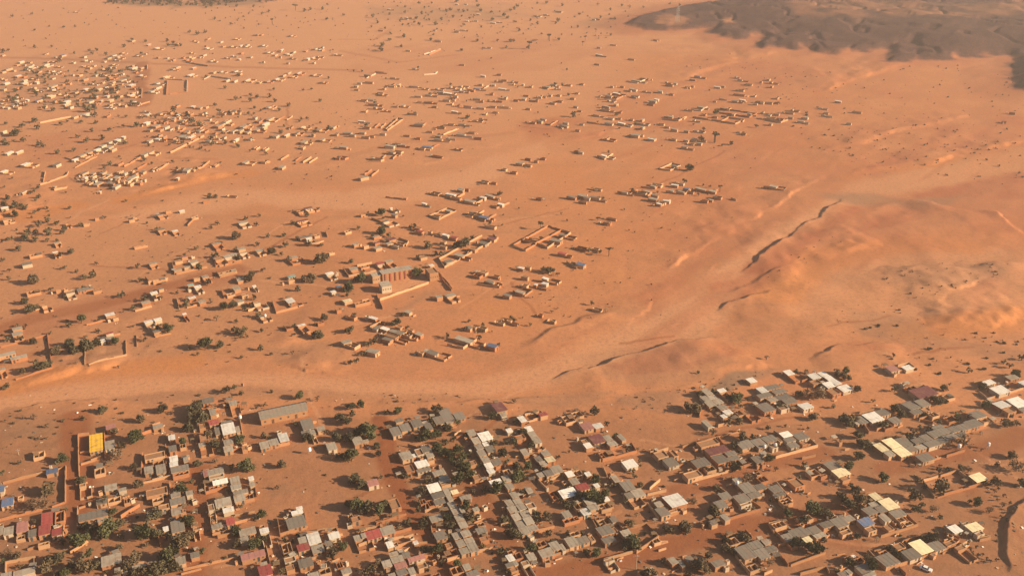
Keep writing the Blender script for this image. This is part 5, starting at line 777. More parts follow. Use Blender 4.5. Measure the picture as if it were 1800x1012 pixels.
# scattered bushes and small far trees, countable only near by
rt = random.Random(3)
def far_trees(n, poly, r0, r1, kinds):
    P = np.array(poly, float); x0, y0 = P.min(0); x1, y1 = P.max(0); c = 0
    while c < n:
        px, py = rt.uniform(x0, x1), rt.uniform(y0, y1)
        if not in_poly(np.array([px]), np.array([py]), P)[0]: continue
        r = rt.uniform(r0, r1); k = rt.choice(kinds); x, y, z = hit(px, py, UP[k] * r + .3); c += 1
        TS.append(dict(px=px, py=py, x=x, y=y, z=z, r=r, k=k, size=2 * r * ppm(py) * .6))
far_trees(125, [(0, 115), (250, 115), (250, 185), (0, 192)], 1.2, 3.2, 'ddog')
far_trees(45, [(250, 195), (450, 190), (600, 240), (420, 270), (250, 260)], 1.0, 2.4, 'ddo')
far_trees(40, [(640, 5), (960, 5), (960, 60), (640, 60)], 1.2, 2.8, 'ddo')
far_trees(60, [(640, 2), (1100, 2), (1060, 70), (640, 70)], 0.9, 2.2, 'ddo')
far_trees(30, [(0, 5), (640, 15), (640, 60), (0, 80)], 0.8, 1.8, 'do')
far_trees(30, [(360, 10), (620, 10), (560, 60), (380, 60)], 1.0, 2.2, 'do')
far_trees(30, [(620, 150), (900, 145), (1080, 160), (1080, 240), (640, 240)], 0.8, 1.8, 'do')
far_trees(30, [(0, 330), (140, 330), (120, 420), (0, 430)], 1.2, 2.6, 'ddg')
far_trees(15, [(0, 870), (300, 870), (330, 1012), (0, 1012)], 1.2, 2.6, 'dog')
far_trees(25, [(700, 740), (900, 740), (1150, 860), (1050, 1000), (760, 990)], 0.8, 1.8, 'ddg')
far_trees(20, [(1250, 700), (1780, 700), (1780, 1000), (1250, 1000)], 0.8, 1.9, 'ddo')
BUSH = []
rg = random.Random(21)
def bushes(n, poly, rmin, rmax, kinds):
    P = np.array(poly, float); x0, y0 = P.min(0); x1, y1 = P.max(0); c = 0
    while c < n:
        px, py = rg.uniform(x0, x1), rg.uniform(y0, y1)
        if not in_poly(np.array([px]), np.array([py]), P)[0]: continue
        r = rmin + (rmax - rmin) * rg.random() ** 2; x, y, z = hit(px, py, 0.3); c += 1
        BUSH.append(dict(px=px, py=py, x=x, y=y, z=z, r=r, k=rg.choice(kinds), size=r * 2 * ppm(py)))
bushes(190, [(1380, 130), (1560, 115), (1770, 115), (1800, 180), (1800, 330), (1600, 300), (1480, 290), (1380, 250)], 0.5, 1.9, 'ddo')
bushes(90, [(1470, 215), (1640, 220), (1800, 230), (1800, 250), (1600, 300), (1500, 310)], 0.4, 1.6, 'ddo')
bushes(60, [(1540, 480), (1700, 455), (1790, 465), (1740, 505), (1600, 530)], 0.3, 1.2, 'oo')
bushes(30, [(1330, 480), (1480, 400), (1500, 410), (1380, 500)], 0.3, 0.8, 'dd')
bushes(60, [(1150, 90), (1350, 95), (1440, 130), (1420, 200), (1200, 120)], 0.5, 1.5, 'ddo')
bushes(75, [(1460, 535), (1560, 520), (1650, 580), (1800, 575), (1800, 650), (1600, 660), (1480, 590)], 0.35, 1.5, 'ddo')
bushes(40, [(1000, 400), (1200, 350), (1320, 360), (1120, 500), (1000, 600), (940, 540)], 0.3, 0.9, 'do')
bushes(60, [(0, 720), (300, 690), (640, 680), (900, 700), (640, 720), (300, 720), (0, 790)], 0.4, 1.3, 'ooo')
bushes(170, [(0, 10), (600, 30), (1100, 30), (1100, 70), (600, 110), (0, 90)], 0.6, 2.0, 'ddo')
bushes(120, [(0, 340), (600, 330), (760, 400), (600, 620), (200, 660), (0, 640)], 0.4, 1.3, 'ddo')
bushes(70, [(620, 60), (1150, 60), (1150, 330), (620, 330)], 0.4, 1.5, 'ddo')
bushes(150, [(0, 700), (1800, 700), (1800, 1012), (0, 1012)], 0.3, 1.0, 'ddog')
bushes(160, [(0, 200), (620, 180), (620, 330), (0, 340)], 0.5, 1.4, 'ddo')
bushes(160, [(0, 400), (620, 380), (900, 400), (640, 640), (200, 650), (0, 650)], 0.25, 0.9, 'dooo')
bushes(120, [(900, 250), (1300, 200), (1350, 330), (1000, 560), (860, 560)], 0.25, 0.8, 'doo')
bushes(60, [(1080, 690), (1290, 655), (1380, 650), (1240, 700), (1230, 735), (1100, 720)], 0.3, 0.9, 'oo')
# ---------------------------------------------------------------- words for telling them apart
ORD = ['', 'second', 'third', 'fourth', 'fifth', 'sixth', 'seventh', 'eighth', 'ninth', 'tenth', 'eleventh', 'twelfth', 'thirteenth', 'fourteenth', 'fifteenth', 'sixteenth', 'seventeenth', 'eighteenth', 'nineteenth', 'twentieth', 'twenty-first', 'twenty-second', 'twenty-third', 'twenty-fourth', 'twenty-fifth', 'twenty-sixth', 'twenty-seventh', 'twenty-eighth', 'twenty-ninth', 'thirtieth']
def own_labels(lst, cls):
    for lx, ly, nm, lab, k in LANDMARKS:
        if k == cls and lab:
            best = min(lst, key=lambda a: math.hypot(a['px'] - lx, a['py'] - ly) if not a.get('label') else 1e9)
            best['label'] = lab; best['own'] = True
def rank_labels(lst, keyf, make):
    cl = {}
    for a in lst: cl.setdefault(keyf(a), []).append(a)
    for key, items in cl.items():
        order = {}
        for li, (lx, ly, *_r) in enumerate(LANDMARKS):
            ds = sorted((math.hypot(a['px'] - lx, a['py'] - ly), i) for i, a in enumerate(items) if not a.get('own'))
            for r, (d, i) in enumerate(ds[:30]): order.setdefault(i, []).append((r * 22 + d, r, li, d))
        for i, a in enumerate(items):
            if a.get('own'): continue
            o = sorted(order.get(i, []))
            a['label'] = make(a, o[0][1], LANDMARKS[o[0][2]][2], o[0][3]) if o else None
own_labels(HS, 'h'); own_labels(WS, 'w'); own_labels(TS, 't')
def sz(a):
    r = a['W'] / a['D']; m = math.sqrt(a['W'] * a['D'])
    if max(r, 1 / r) > 2.1: return 'long'
    return 'small' if m < 3.6 else ('broad' if m > 6.2 else 'boxy')
def lab_house(a, r, lm, d):
    n = LETTERS[a['c']]
    if a['c'] == 'u': head, cnt = f"{sz(a)} roofless mud house", 'roofless house'
    elif a['c'] == 'o': head, cnt = f"{sz(a)} flat mud-roofed house", 'mud roof'
    else: head, cnt = f"{sz(a)} {n.replace(' ', '-')}-roofed house", f"{n.replace(' ', '-')} roof"
    return f"{head}, {'first' if r == 0 else ORD[r]} {cnt} from the {lm}"
rank_labels(HS, lambda a: a['c'], lab_house)
rank_labels(WS, lambda a: 0, lambda a, r, lm, d: f"tan mud courtyard wall, {'first' if r == 0 else ORD[r]} wall from the {lm}")
TN = {'g': 'bright green tree', 'd': 'dark bushy tree', 'o': 'olive-brown thorn tree', 'b': 'bare grey-brown tree', 'm': 'flat-topped acacia tree'}
rank_labels(TS, lambda a: a['k'], lambda a, r, lm, d: f"{'small ' if a['r'] < 1.8 else ''}{TN[a['k']]}, {'first' if r == 0 else ORD[r]} such tree from the {lm}")
rank_labels(BUSH, lambda a: a['k'], lambda a, r, lm, d: f"low {dict(d='dark', o='olive', g='green')[a['k']]} bush, {'first' if r == 0 else ORD[r]} such bush from the {lm}")
def cut(lst, n=300, ok=None):
    o = sorted(lst, key=lambda a: -a['size'] - (1000 if a.get('own') else 0)); o = [a for a in o if a.get('label')] + [a for a in o if not a.get('label')]
    return o[:n], o[n:]

# ================================================================ houses
WALLM = ['mud', 'mud', 'mud_pale', 'mud_pale', 'mud_red', 'plaster']
def wall_mat(a, rg):
    if a['c'] in 'w' and rg.random() < 0.35: return 'plaster'
    if a['py'] < 320 and rg.random() < 0.65: return rg.choice(['plaster', 'mud_pale', 'mud_pale'])
    return rg.choice(WALLM)
def roof_geo(mb, W, D, h, rg, mi=0, ov=0.18):
    """tin roof: lapped sheets, every second one a little proud, on a slight fall"""
    n = max(2, round(W / 0.95)); s = W + 2 * ov; fall = rg.choice([-1, 1, 1]) * rg.uniform(0.02, 0.07) * D / 2; yo = D / 2 + ov
    for i in range(n):
        a, b = -s / 2 + s * i / n, -s / 2 + s * (i + 1) / n; e = 0.035 if i % 2 else 0.0
        lo = h + 0.0; j = rg.uniform(-0.012, 0.012)
        z0 = -fall + h + 0.12 + abs(fall); z1 = fall + h + 0.12 + abs(fall)
        k = len(mb.v); e += j
        mb.v += [(a, -yo, z0 - 0.1), (b, -yo, z0 - 0.1), (b, yo, z1 - 0.1), (a, yo, z1 - 0.1), (a, -yo, z0 + e), (b, -yo, z0 + e), (b, yo, z1 + e), (a, yo, z1 + e)]
        mb.f += [(k + p, k + q, k + r, k + t) for p, q, r, t in ((3, 2, 1, 0), (4, 5, 6, 7), (0, 1, 5, 4), (1, 2, 6, 5), (2, 3, 7, 6), (3, 0, 4, 7))]; mb.m += [mi] * 6
    return abs(fall) * 2
def shell_geo(mb, W, D, h, rg, mi=0, rise=0.0, t=0.28):
    """four walls, ragged tops"""
    j = lambda: h + rg.uniform(-0.05, 0.03) + rise
    x, y = W / 2, D / 2
    mb.box(-x, x, -y, -y + t, -0.8, h, mi, ztop=(j(), j(), j(), j())); mb.box(-x, x, y - t, y, -0.8, h, mi, ztop=(j(), j(), j(), j()))
    mb.box(-x, -x + t, -y + t, y - t, -0.8, h, mi, ztop=(j(), j(), j(), j())); mb.box(x - t, x, -y + t, y - t, -0.8, h, mi, ztop=(j(), j(), j(), j()))
def part_geo(mb, W, D, h, rg, mi=0, t=0.24):
    n = 1 + (W > 5.5) + (W > 9); y = D / 2 - 0.29
    for i in range(n):
        x = -W / 2 + W * (i + 1) / (n + 1) + rg.uniform(-.4, .4)
        mb.box(x - t / 2, x + t / 2, -y, y, -0.5, h, mi, ztop=tuple(h - rg.uniform(0.02, 0.5) for _ in range(4)))
    if D > 5 or (D > 3.6 and rg.random() < 0.4):
        xa = -W / 2 + 0.29; xb = -W / 2 + W / (n + 1) - 0.7
        if xb > xa + 0.5: mb.box(xa, xb, -t / 2, t / 2, -0.5, h, mi, ztop=tuple(h - rg.uniform(0.02, 0.5) for _ in range(4)))
DOORS = {k: None for k in ('door', 'door_brown', 'shutter')}
for k in DOORS:
    mb = MB(); mb.box(-0.5, 0.5, -1, 0, 0, 1); DOORS[k] = mb.mesh(k, [M[k]])
H_HI, H_LO = cut([a for a in HS if a['c'] != 'u']); U_HI, U_LO = cut([a for a in HS if a['c'] == 'u'], 290)
def yard_geo(mb, W, D, rg, mi=0):
    """low yard wall round three sides of a court before the house"""
    L = rg.uniform(4, 8); h = rg.uniform(1.1, 1.6); e = rg.choice([0, 0, rg.uniform(1, 4)]); x0, x1 = -W / 2, W / 2 + e; y1 = -D / 2 - 0.05; y0 = y1 - L; t = .26
    j = lambda: tuple(h * rg.uniform(.75, 1.08) for _ in range(4))
    mb.box(x0, x0 + t, y0 + t, y1, -.6, h, mi, ztop=j()); mb.box(x1 - t, x1, y0 + t, y1, -.6, h, mi, ztop=j())
    g = rg.uniform(.3, .7); xa = x0 + (x1 - x0) * g
    mb.box(x0, xa - .6, y0, y0 + t, -.6, h, mi, ztop=j()); mb.box(xa + .6, x1, y0, y0 + t, -.6, h, mi, ztop=j())
def yard_free(a):
    ca, sa = math.cos(a['th']), math.sin(a['th']); cx, cy = a['x'] + sa * (a['D'] / 2 + 4), a['y'] - ca * (a['D'] / 2 + 4)
    return not any(b is not a and math.hypot(b['x'] - cx, b['y'] - cy) < 4.5 + max(b['W'], b['D']) / 2 for b in HS)
def build_house(a):
    rg = random.Random(int(a['px'] * 7 + a['py'] * 131)); W, D, h, c = a['W'], a['D'], a['h'], a['c']
    root = link('mud_house', None, loc=(a['x'], a['y'], a['z']), rz=a['th']); root.empty_display_size = 1
    tag(root, a['label'], 'house', 'mud houses of the desert town')
    wm = wall_mat(a, rg)
    if c == 'b' and a['py'] > 840: wm = 'mud_pale'
    mb = MB(); shell_geo(mb, W, D, h, rg, rise=0.32 if c == 'o' else 0.0)
    link('wall', mb.mesh('wall', [M[wm]]), root)
    mb = MB()
    if c == 'o': mb.box(-W / 2 + 0.282, W / 2 - 0.282, -D / 2 + 0.282, D / 2 - 0.282, h - 0.25, h - 0.05, ztop=tuple(h - rg.uniform(0, 0.12) for _ in range(4)))
    else: roof_geo(mb, W, D, h - 0.1, rg)
    link('roof', mb.mesh('roof', [M[c]]), root)
    if a['py'] < 662 and rg.random() < .5 and yard_free(a):
        mb = MB(); yard_geo(mb, W, D, rg); link('yard_wall', mb.mesh('yard_wall', [M['mud']]), root)
    if a['size'] > 7.5:
        dx = rg.uniform(-W / 2 + 0.9, W / 2 - 0.9) if W > 2.4 else 0
        link('door', DOORS[rg.choice(['door', 'door_brown'])], root, loc=(dx, -D / 2 + 0.02, 0.02), sc=(0.95, 0.05, 2.0))
        for k in range(1 + (W > 5)):
            wx = dx + (1.7 if k == 0 else -1.7)
            if abs(wx) < W / 2 - 0.5: link('window', DOORS['shutter'], root, loc=(wx, -D / 2 + 0.02, 1.05), sc=(0.8, 0.045, 0.85))
        if rg.random() < 0.5 and D > 2.6: link('window', DOORS['shutter'], root, loc=(W / 2 - 0.02, 0, 1.05), sc=(0.8, 0.045, 0.85)).rotation_euler = (0, 0, math.pi / 2)
for a in H_HI:
    build_house(a)
def build_ruin(a):
    rg = random.Random(int(a['px'] * 7 + a['py'] * 131)); W, D, h = a['W'], a['D'], a['h']
    root = link('roofless_house', None, loc=(a['x'], a['y'], a['z']), rz=a['th']); tag(root, a['label'], 'roofless house', 'roofless mud houses')
    m_ = M[rg.choice(['mud', 'mud_pale', 'mud_pale', 'mud_red'])]
    mb = MB(); shell_geo(mb, W, D, h, rg); link('outer_wall', mb.mesh('outer_wall', [m_]), root)
    mb = MB(); part_geo(mb, W, D, h, rg); link('partition_wall', mb.mesh('partition_wall', [m_]), root)
    if W * D > 22 and rg.random() < 0.6:
        w2, d2 = min(W * 0.45, 3.4), min(D * 0.7, 3.2); mb = MB()
        for q in range(len(mb.v)): pass
        roof_geo(mb, w2, d2, h - 0.02, rg, ov=0.0); me = mb.mesh('lean_to_roof', [M[rg.choice('glo')]])
        link('lean_to_roof', me, root, loc=(rg.choice([-1, 1]) * (W - w2) / 2, (D - d2) / 2, 0))
for a in U_HI: build_ruin(a)
# the many smaller ones far off: joined
def xf(mb, k, a):
    ca, sa = math.cos(a['th']), math.sin(a['th'])
    for i in range(k, len(mb.v)):
        x, y, z = mb.v[i]; mb.v[i] = (a['x'] + x * ca - y * sa, a['y'] + x * sa + y * ca, a['z'] + z)
def joined_houses():
    keys = list(ROOF) + ['mud', 'mud_pale', 'mud_red', 'plaster']; ix = {k: i for i, k in enumerate(keys)}; mb = MB()
    for a in H_LO + U_LO:
        rg = random.Random(int(a['px'] * 7 + a['py'] * 131)); k = len(mb.v); wm = ix[wall_mat(a, rg)]
        shell_geo(mb, a['W'], a['D'], a['h'], rg, wm)
        if a['c'] == 'u': part_geo(mb, a['W'], a['D'], a['h'], rg, wm)
        elif a['c'] == 'o': mb.box(-a['W'] / 2 + .282, a['W'] / 2 - .282, -a['D'] / 2 + .282, a['D'] / 2 - .282, a['h'] - .4, a['h'] - .2, ix['o'])
        else: roof_geo(mb, a['W'], a['D'], a['h'] - 0.1, rg, ix[a['c']])
        if rg.random() < .5 and yard_free(a): yard_geo(mb, a['W'], a['D'], rg, wm)
        xf(mb, k, a)
    if mb.v: tag(link('distant_houses', mb.mesh('distant_houses', [M[k] for k in keys])), 'small pale houses scattered in the far town', 'houses', kind='stuff')

# ================================================================ courtyard walls
def wall_geo(mb, pts, rg, h=1.75, t=0.3, mi=0):
    W_ = [hit(p[0], p[1], 0.0) for p in pts]
    for i in range(len(W_) - 1):
        a = Vector(W_[i]); b = Vector(W_[i + 1]); L = (b - a).length; n = max(1, int(L / 3.2)); d = (b - a); d.z = 0; d.normalize(); nrm = Vector((-d.y, d.x, 0)) * (t / 2)
        zt = [h + rg.uniform(-.28, .15) for _ in range(n + 1)]
        st = i and t / 2 or 0
        ps = [a + (b - a) * (k / n) for k in range(n + 1)]; ps[-1] = ps[-1] + d * (t / 2); ps[0] = ps[0] + d * (t / 2 if i else -t / 2)
        gap = rg.randrange(n) if n > 6 and rg.random() < 0.35 else -1
        for k in range(n):
            p, q = ps[k], ps[k + 1]; zp = ground_z(p.x, p.y); zq = ground_z(q.x, q.y)
            drop = 0.62 if k == gap else (0.35 if rg.random() < 0.12 else 0.0)
            v = len(mb.v)
            mb.v += [(p.x - nrm.x, p.y - nrm.y, zp - .8), (q.x - nrm.x, q.y - nrm.y, zq - .8), (q.x + nrm.x, q.y + nrm.y, zq - .8), (p.x + nrm.x, p.y + nrm.y, zp - .8),
                     (p.x - nrm.x, p.y - nrm.y, zp + zt[k] * (1 - drop)), (q.x - nrm.x, q.y - nrm.y, zq + zt[k + 1] * (1 - drop)), (q.x + nrm.x, q.y + nrm.y, zq + zt[k + 1] * (1 - drop)), (p.x + nrm.x, p.y + nrm.y, zp + zt[k] * (1 - drop))]
            mb.f += [(v + e, v + f, v + g, v + o) for e, f, g, o in ((3, 2, 1, 0), (4, 5, 6, 7), (0, 1, 5, 4), (1, 2, 6, 5), (2, 3, 7, 6), (3, 0, 4, 7))]; mb.m += [mi] * 6
W_HI, W_LO = cut(WS)
for a in W_HI:
    rg = random.Random(int(a['px'] * 3 + a['py'] * 17)); mb = MB(); wall_geo(mb, a['pts'], rg, h=1.35 + 0.4 * rg.random() + (0.2 if a['py'] < 260 else 0) - (0.55 if a['py'] > 560 and a['py'] < 660 and a['px'] < 300 else 0))
    mm = 'plaster' if a['py'] < 200 and rg.random() < 0.5 else rg.choice(['mud', 'mud', 'mud_pale', 'mud_red', 'mud_pale'])
    tag(link('courtyard_wall', mb.mesh('courtyard_wall', [M[mm]])), a['label'], 'wall', 'mud walls around the courtyards')
if W_LO:
    mb = MB()
    for a in W_LO: wall_geo(mb, a['pts'], random.Random(int(a['px'])))
    tag(link('short_walls', mb.mesh('short_walls', [M['mud_pale']])), 'short stretches of mud wall about the town', 'walls', kind='stuff')

# ================================================================ trees and bushes
def crown_mesh(k, seed, low=False):
    """crown of unit radius about the origin: many small leaf sprays on uneven lobes"""
    rg = random.Random(seed); V = []; F = []
    nl = {'g': 13, 'd': 12, 'o': 12, 'b': 12, 'm': 9}[k]; per = {'g': 62, 'd': 60, 'o': 44, 'b': 22, 'm': 50}[k]; flat = {'g': .85, 'd': .72, 'o': .66, 'b': .7, 'm': .26}[k]
    if low: nl, per = 5, 10
    for l in range(nl):
        an = rg.uniform(0, 6.283); rr = rg.uniform(0.15, 0.72) * (1 if l else 0); lx, ly, lz = math.cos(an) * rr, math.sin(an) * rr, rg.uniform(-.5, .42) * flat
        lr = rg.uniform(0.28, 0.5) if l else .6
        for i in range(per):
            u = rg.gauss(0, 1), rg.gauss(0, 1), rg.gauss(0, 1); n = math.sqrt(sum(q * q for q in u)) + 1e-6; q = lr * rg.uniform(0.5, 1.05)
            c = Vector((lx + u[0] / n * q, ly + u[1] / n * q, lz + u[2] / n * q * (flat + .15)))
            s = rg.uniform(.07, .17) * (2.0 if low else 1) * (.75 if k == 'b' else 1)
            a = Vector((rg.gauss(0, 1), rg.gauss(0, 1), rg.gauss(0, .7))).normalized(); b = a.orthogonal().normalized(); b = (b + a.cross(b) * rg.uniform(-1, 1)).normalized()
            v = len(V); V += [tuple(c + a * s), tuple(c + b * s * .8), tuple(c - a * s), tuple(c - b * s * .8)]; F.append((v, v + 1, v + 2, v + 3))
    me = bpy.data.meshes.new('crown'); me.from_pydata(V, [], F); me.materials.append(M['leaf_' + k]); me.update(); return me
def trunk_mesh(k, seed):
    rg = random.Random(seed); mb = MB(); top = {'m': -.12, 'b': -.2}.get(k, -.3); zb = -UP[k] - 0.4
    mb.tube((0, 0, zb), (rg.uniform(-.06, .06), rg.uniform(-.06, .06), top - .3), .10, .07, 6)
    for i in range(5 if k != 'b' else 9):
        an = i * 6.283 / (5 if k != 'b' else 9) + rg.uniform(-.3, .3); e = rg.uniform(.4, .75); z = rg.uniform(-.1, .35) * (.3 if k == 'm' else 1)
        mb.tube((0, 0, top - .4), (math.cos(an) * e, math.sin(an) * e, z), .05, .015, 4)
        if k == 'b':
            for q in range(3): mb.tube((math.cos(an) * e * .6, math.sin(an) * e * .6, z * .6 + top * .15), (math.cos(an + rg.uniform(-.7, .7)) * rg.uniform(.6, .95), math.sin(an + rg.uniform(-.7, .7)) * rg.uniform(.6, .95), z + rg.uniform(-.1, .35)), .022, .008, 3)
    return mb.mesh('trunk', [M['bark']])
CR = {k: [crown_mesh(k, 31 * i + ord(k)) for i in range(5)] for k in LEAF}; TR = {k: [trunk_mesh(k, 7 * i + ord(k)) for i in range(3)] for k in LEAF}
CRL = {k: [crown_mesh(k, 53 * i + ord(k), True) for i in range(3)] for k in LEAF}
T_HI, T_LO = cut(TS); B_HI, B_LO = cut(BUSH, 280)
protos = {}
for a in T_HI:
    rg = random.Random(int(a['px'] * 5 + a['py'] * 13)); k = a['k']; r = a['r']; up = UP[k] * r + 0.3
    root = link('tree', None, loc=(a['x'], a['y'], a['z'])); tag(root, a['label'], 'tree', 'trees of the town and plain')
    rz = rg.uniform(0, 6.283); sx = (r * rg.uniform(.92, 1.1), r * rg.uniform(.92, 1.1), r * rg.uniform(.9, 1.08))
    link('crown', rg.choice(CR[k]), root, loc=(0, 0, up), rz=rz, sc=sx); link('trunk', rg.choice(TR[k]), root, loc=(0, 0, up), rz=rz, sc=(r, r, r))
def joined_plants(lst, name, label, trunk):
    ks = list(LEAF) ; V = []; F = []; MI = []; n = 0
    cache = {}
    for a in lst:
        rg = random.Random(int(a['px'] * 5 + a['py'] * 13)); me = rg.choice(CRL[a['k']]); r = a['r']
        if me.name not in cache:
            co = np.empty(len(me.vertices) * 3, np.float32); me.vertices.foreach_get('co', co); cache[me.name] = co.reshape(-1, 3)
        co = cache[me.name]; q = rg.uniform(0, 6.283); c, s = math.cos(q), math.sin(q); up = (UP[a['k']] * r + .3) if trunk else .45 * r
        p = np.stack([(co[:, 0] * c - co[:, 1] * s) * r + a['x'], (co[:, 0] * s + co[:, 1] * c) * r + a['y'], co[:, 2] * r + a['z'] + up], 1)
        V.append(p); f = np.arange(len(p)).reshape(-1, 4) + n; F.append(f); MI += [ks.index(a['k'])] * len(f); n += len(p)
        if trunk:
            t = r * .09; b = np.array([(-t, -t, -.3), (t, -t, -.3), (t, t, -.3), (-t, t, -.3), (-t, -t, up), (t, -t, up), (t, t, up), (-t, t, up)]) + [a['x'], a['y'], a['z']]
            V.append(b); F.append(np.array([(0, 1, 5, 4), (1, 2, 6, 5), (2, 3, 7, 6), (3, 0, 4, 7)]) + n); MI += [len(ks)] * 4; n += 8
    if not V: return
    me = bpy.data.meshes.new(name); me.from_pydata(np.concatenate(V).tolist(), [], np.concatenate(F).tolist())
    for k in ks: me.materials.append(M['leaf_' + k])
    me.materials.append(M['bark']); me.polygons.foreach_set('material_index', MI); me.update()
    tag(link(name, me), label, 'vegetation', kind='stuff')
joined_plants(T_LO, 'distant_trees', 'small dark trees dotted over the far plain', True)
for a in B_HI:
    rg = random.Random(int(a['px'] * 5 + a['py'] * 13)); r = a['r']
    root = link('bush', rg.choice(CRL[a['k']]) if a['size'] < 5 else rg.choice(CR[a['k']]), loc=(a['x'], a['y'], a['z'] + .42 * r), rz=rg.uniform(0, 6.283), sc=(r, r, r * .85)); tag(root, a['label'], 'bush', 'low bushes on the sand')
joined_plants(B_LO, 'scrub', 'tiny scattered scrub on the sand', False)

# far wood along the upper edge of the view
def far_wood():
    rg = random.Random(5); L = []
    for i in range(420):
        px = 190 + 300 * rg.random(); lim = 6 + 6 * math.sin((px - 190) / 300 * 3.14) - (px > 400) * 4; py = rg.uniform(-14, lim)
        x, y, z = hit(px, py); L.append(dict(px=px, py=py, x=x, y=y, z=z, r=rg.uniform(2.5, 5.0), k=rg.choice('ddg')))
    for i in range(160):
        px = rg.uniform(0, 1100); py = rg.uniform(-60, -3); x, y, z = hit(px, py); L.append(dict(px=px, py=py, x=x, y=y, z=z, r=rg.uniform(1.5, 3.5), k='d'))
    joined_plants(L, 'far_wood', 'dark strip of wood along the far edge', True)
far_wood()

# ================================================================ yard clutter: sheds of straw, wood heaps, pots, bits of wall; too many and too mixed to count
def clutter():
    rg = random.Random(77); mb = MB(); mats = ['straw', 'junk', 'mud', 'mud_pale', 'g', 'l', 'w', 'o', 'plaster']
    src = [a for a in HS if (a['py'] > 680 or (a['py'] > 380 and a['px'] < 800) or a['px'] < 620 or a['size'] > 6)]
    def free(x, y, r):
        for b in HS:
            dx, dy = x - b['x'], y - b['y']
            if dx * dx + dy * dy < 400:
                ca, sa = math.cos(b['th']), math.sin(b['th'])
                if abs(dx * ca + dy * sa) < b['W'] / 2 + r and abs(-dx * sa + dy * ca) < b['D'] / 2 + r: return False
        return True
    for a in src:
        n = rg.choice([1, 2, 3, 4, 5]) if a['py'] > 680 else rg.choice([0, 1, 2])
        for i in range(n):
            d = rg.uniform(0.4, 3.6); sd = rg.choice([(1, 0), (-1, 0), (0, 1), (0, -1), (0, 1), (0, 1)])
            u = sd[0] * (a['W'] / 2 + d) + (rg.uniform(-a['W'] / 2, a['W'] / 2) if not sd[0] else 0); v = sd[1] * (a['D'] / 2 + d) + (rg.uniform(-a['D'] / 2, a['D'] / 2) if not sd[1] else 0)
            ca, sa = math.cos(a['th']), math.sin(a['th']); x, y = a['x'] + u * ca - v * sa, a['y'] + u * sa + v * ca
            s = rg.uniform(0.5, 1.6)
            if not free(x, y, s * .75): continue
            T = Matrix.Translation((x, y, ground_z(x, y))) @ Matrix.Rotation(a['th'] + rg.uniform(-.3, .3), 4, 'Z'); q = rg.random()
            if q < .24:                                                  # straw shelter on poles
                hh = rg.uniform(1.5, 2.0); m_ = mats.index(rg.choice(['straw', 'straw', 'junk', 'g', 'l']))
                mb.box(-s, s, -s * .8, s * .8, hh, hh + .16, m_, T, ztop=tuple(hh + rg.uniform(.08, .3) for _ in range(4)))
                for cx in (-.9, .9):
                    for cy in (-.7, .7): mb.box(s * cx - .06, s * cx + .06, s * cy - .06, s * cy + .06, -.2, hh, 1, T)
            elif q < .50:                                                # little mud room, roofless or capped
                w_, d_, h_ = s * .7, s * .7, rg.uniform(1.4, 2.0); m_ = mats.index(rg.choice(['mud', 'mud_pale', 'plaster']))
                mb.box(-w_, w_, -d_, -d_ + .2, -.4, h_, m_, T); mb.box(-w_, w_, d_ - .2, d_, -.4, h_, m_, T); mb.box(-w_, -w_ + .2, -d_ + .2, d_ - .2, -.4, h_, m_, T); mb.box(w_ - .2, w_, -d_ + .2, d_ - .2, -.4, h_, m_, T)
                if rg.random() < .4: mb.box(-w_ + .203, w_ - .203, -d_ + .203, d_ - .203, h_ - .3, h_ - .1, mats.index(rg.choice(['g', 'l', 'o', 'w'])), T)
            elif q < .72:                                                # low bit of wall
                L = rg.uniform(.8, 2.4); hz = rg.uniform(.6, 1.5)
                mb.box(-L, L, -.14, .14, -.4, hz, mats.index(rg.choice(['mud', 'mud_pale'])), T, ztop=tuple(hz * rg.uniform(.6, 1.05) for _ in range(4)))
            else:                                                        # heaps and pots
                for j in range(rg.choice([2, 3, 5])):
                    e = rg.uniform(.15, .5); fx, fy = rg.uniform(-1, 1), rg.uniform(-1, 1); R_ = T @ Matrix.Translation((fx, fy, 0)) @ Matrix.Rotation(rg.uniform(0, 3), 4, 'Z')
                    mb.box(-e, e, -e * .7, e * .7, -.2, e, mats.index(rg.choice(['junk', 'junk', 'straw', 'w', 'l', 'plaster'])), R_, ztop=tuple(e * rg.uniform(.5, 1.3) for _ in range(4)))
    for i in range(620):                                                 # bits lying about the open ground of the near town
        px, py = rg.uniform(0, 1800), 690 + 322 * rg.random(); x, y, z = hit(px, py)
        if not free(x, y, .5): continue
        T = Matrix.Translation((x, y, z)) @ Matrix.Rotation(rg.uniform(0, 3), 4, 'Z'); e = rg.uniform(.12, .45); q = rg.uniform(.5, 1.8)
        mb.box(-e * q, e * q, -e, e, -.2, e * .7, mats.index(rg.choice(['junk', 'junk', 'straw', 'straw', 'mud_pale', 'plaster', 'w'])), T, ztop=tuple(e * rg.uniform(.2, 1.0) for _ in range(4)))
    tag(link('yard_clutter', mb.mesh('yard_clutter', [M[k] for k in mats])), 'straw shelters, heaps and scraps lying about the yards', 'clutter', kind='stuff')
clutter()
joined_houses()
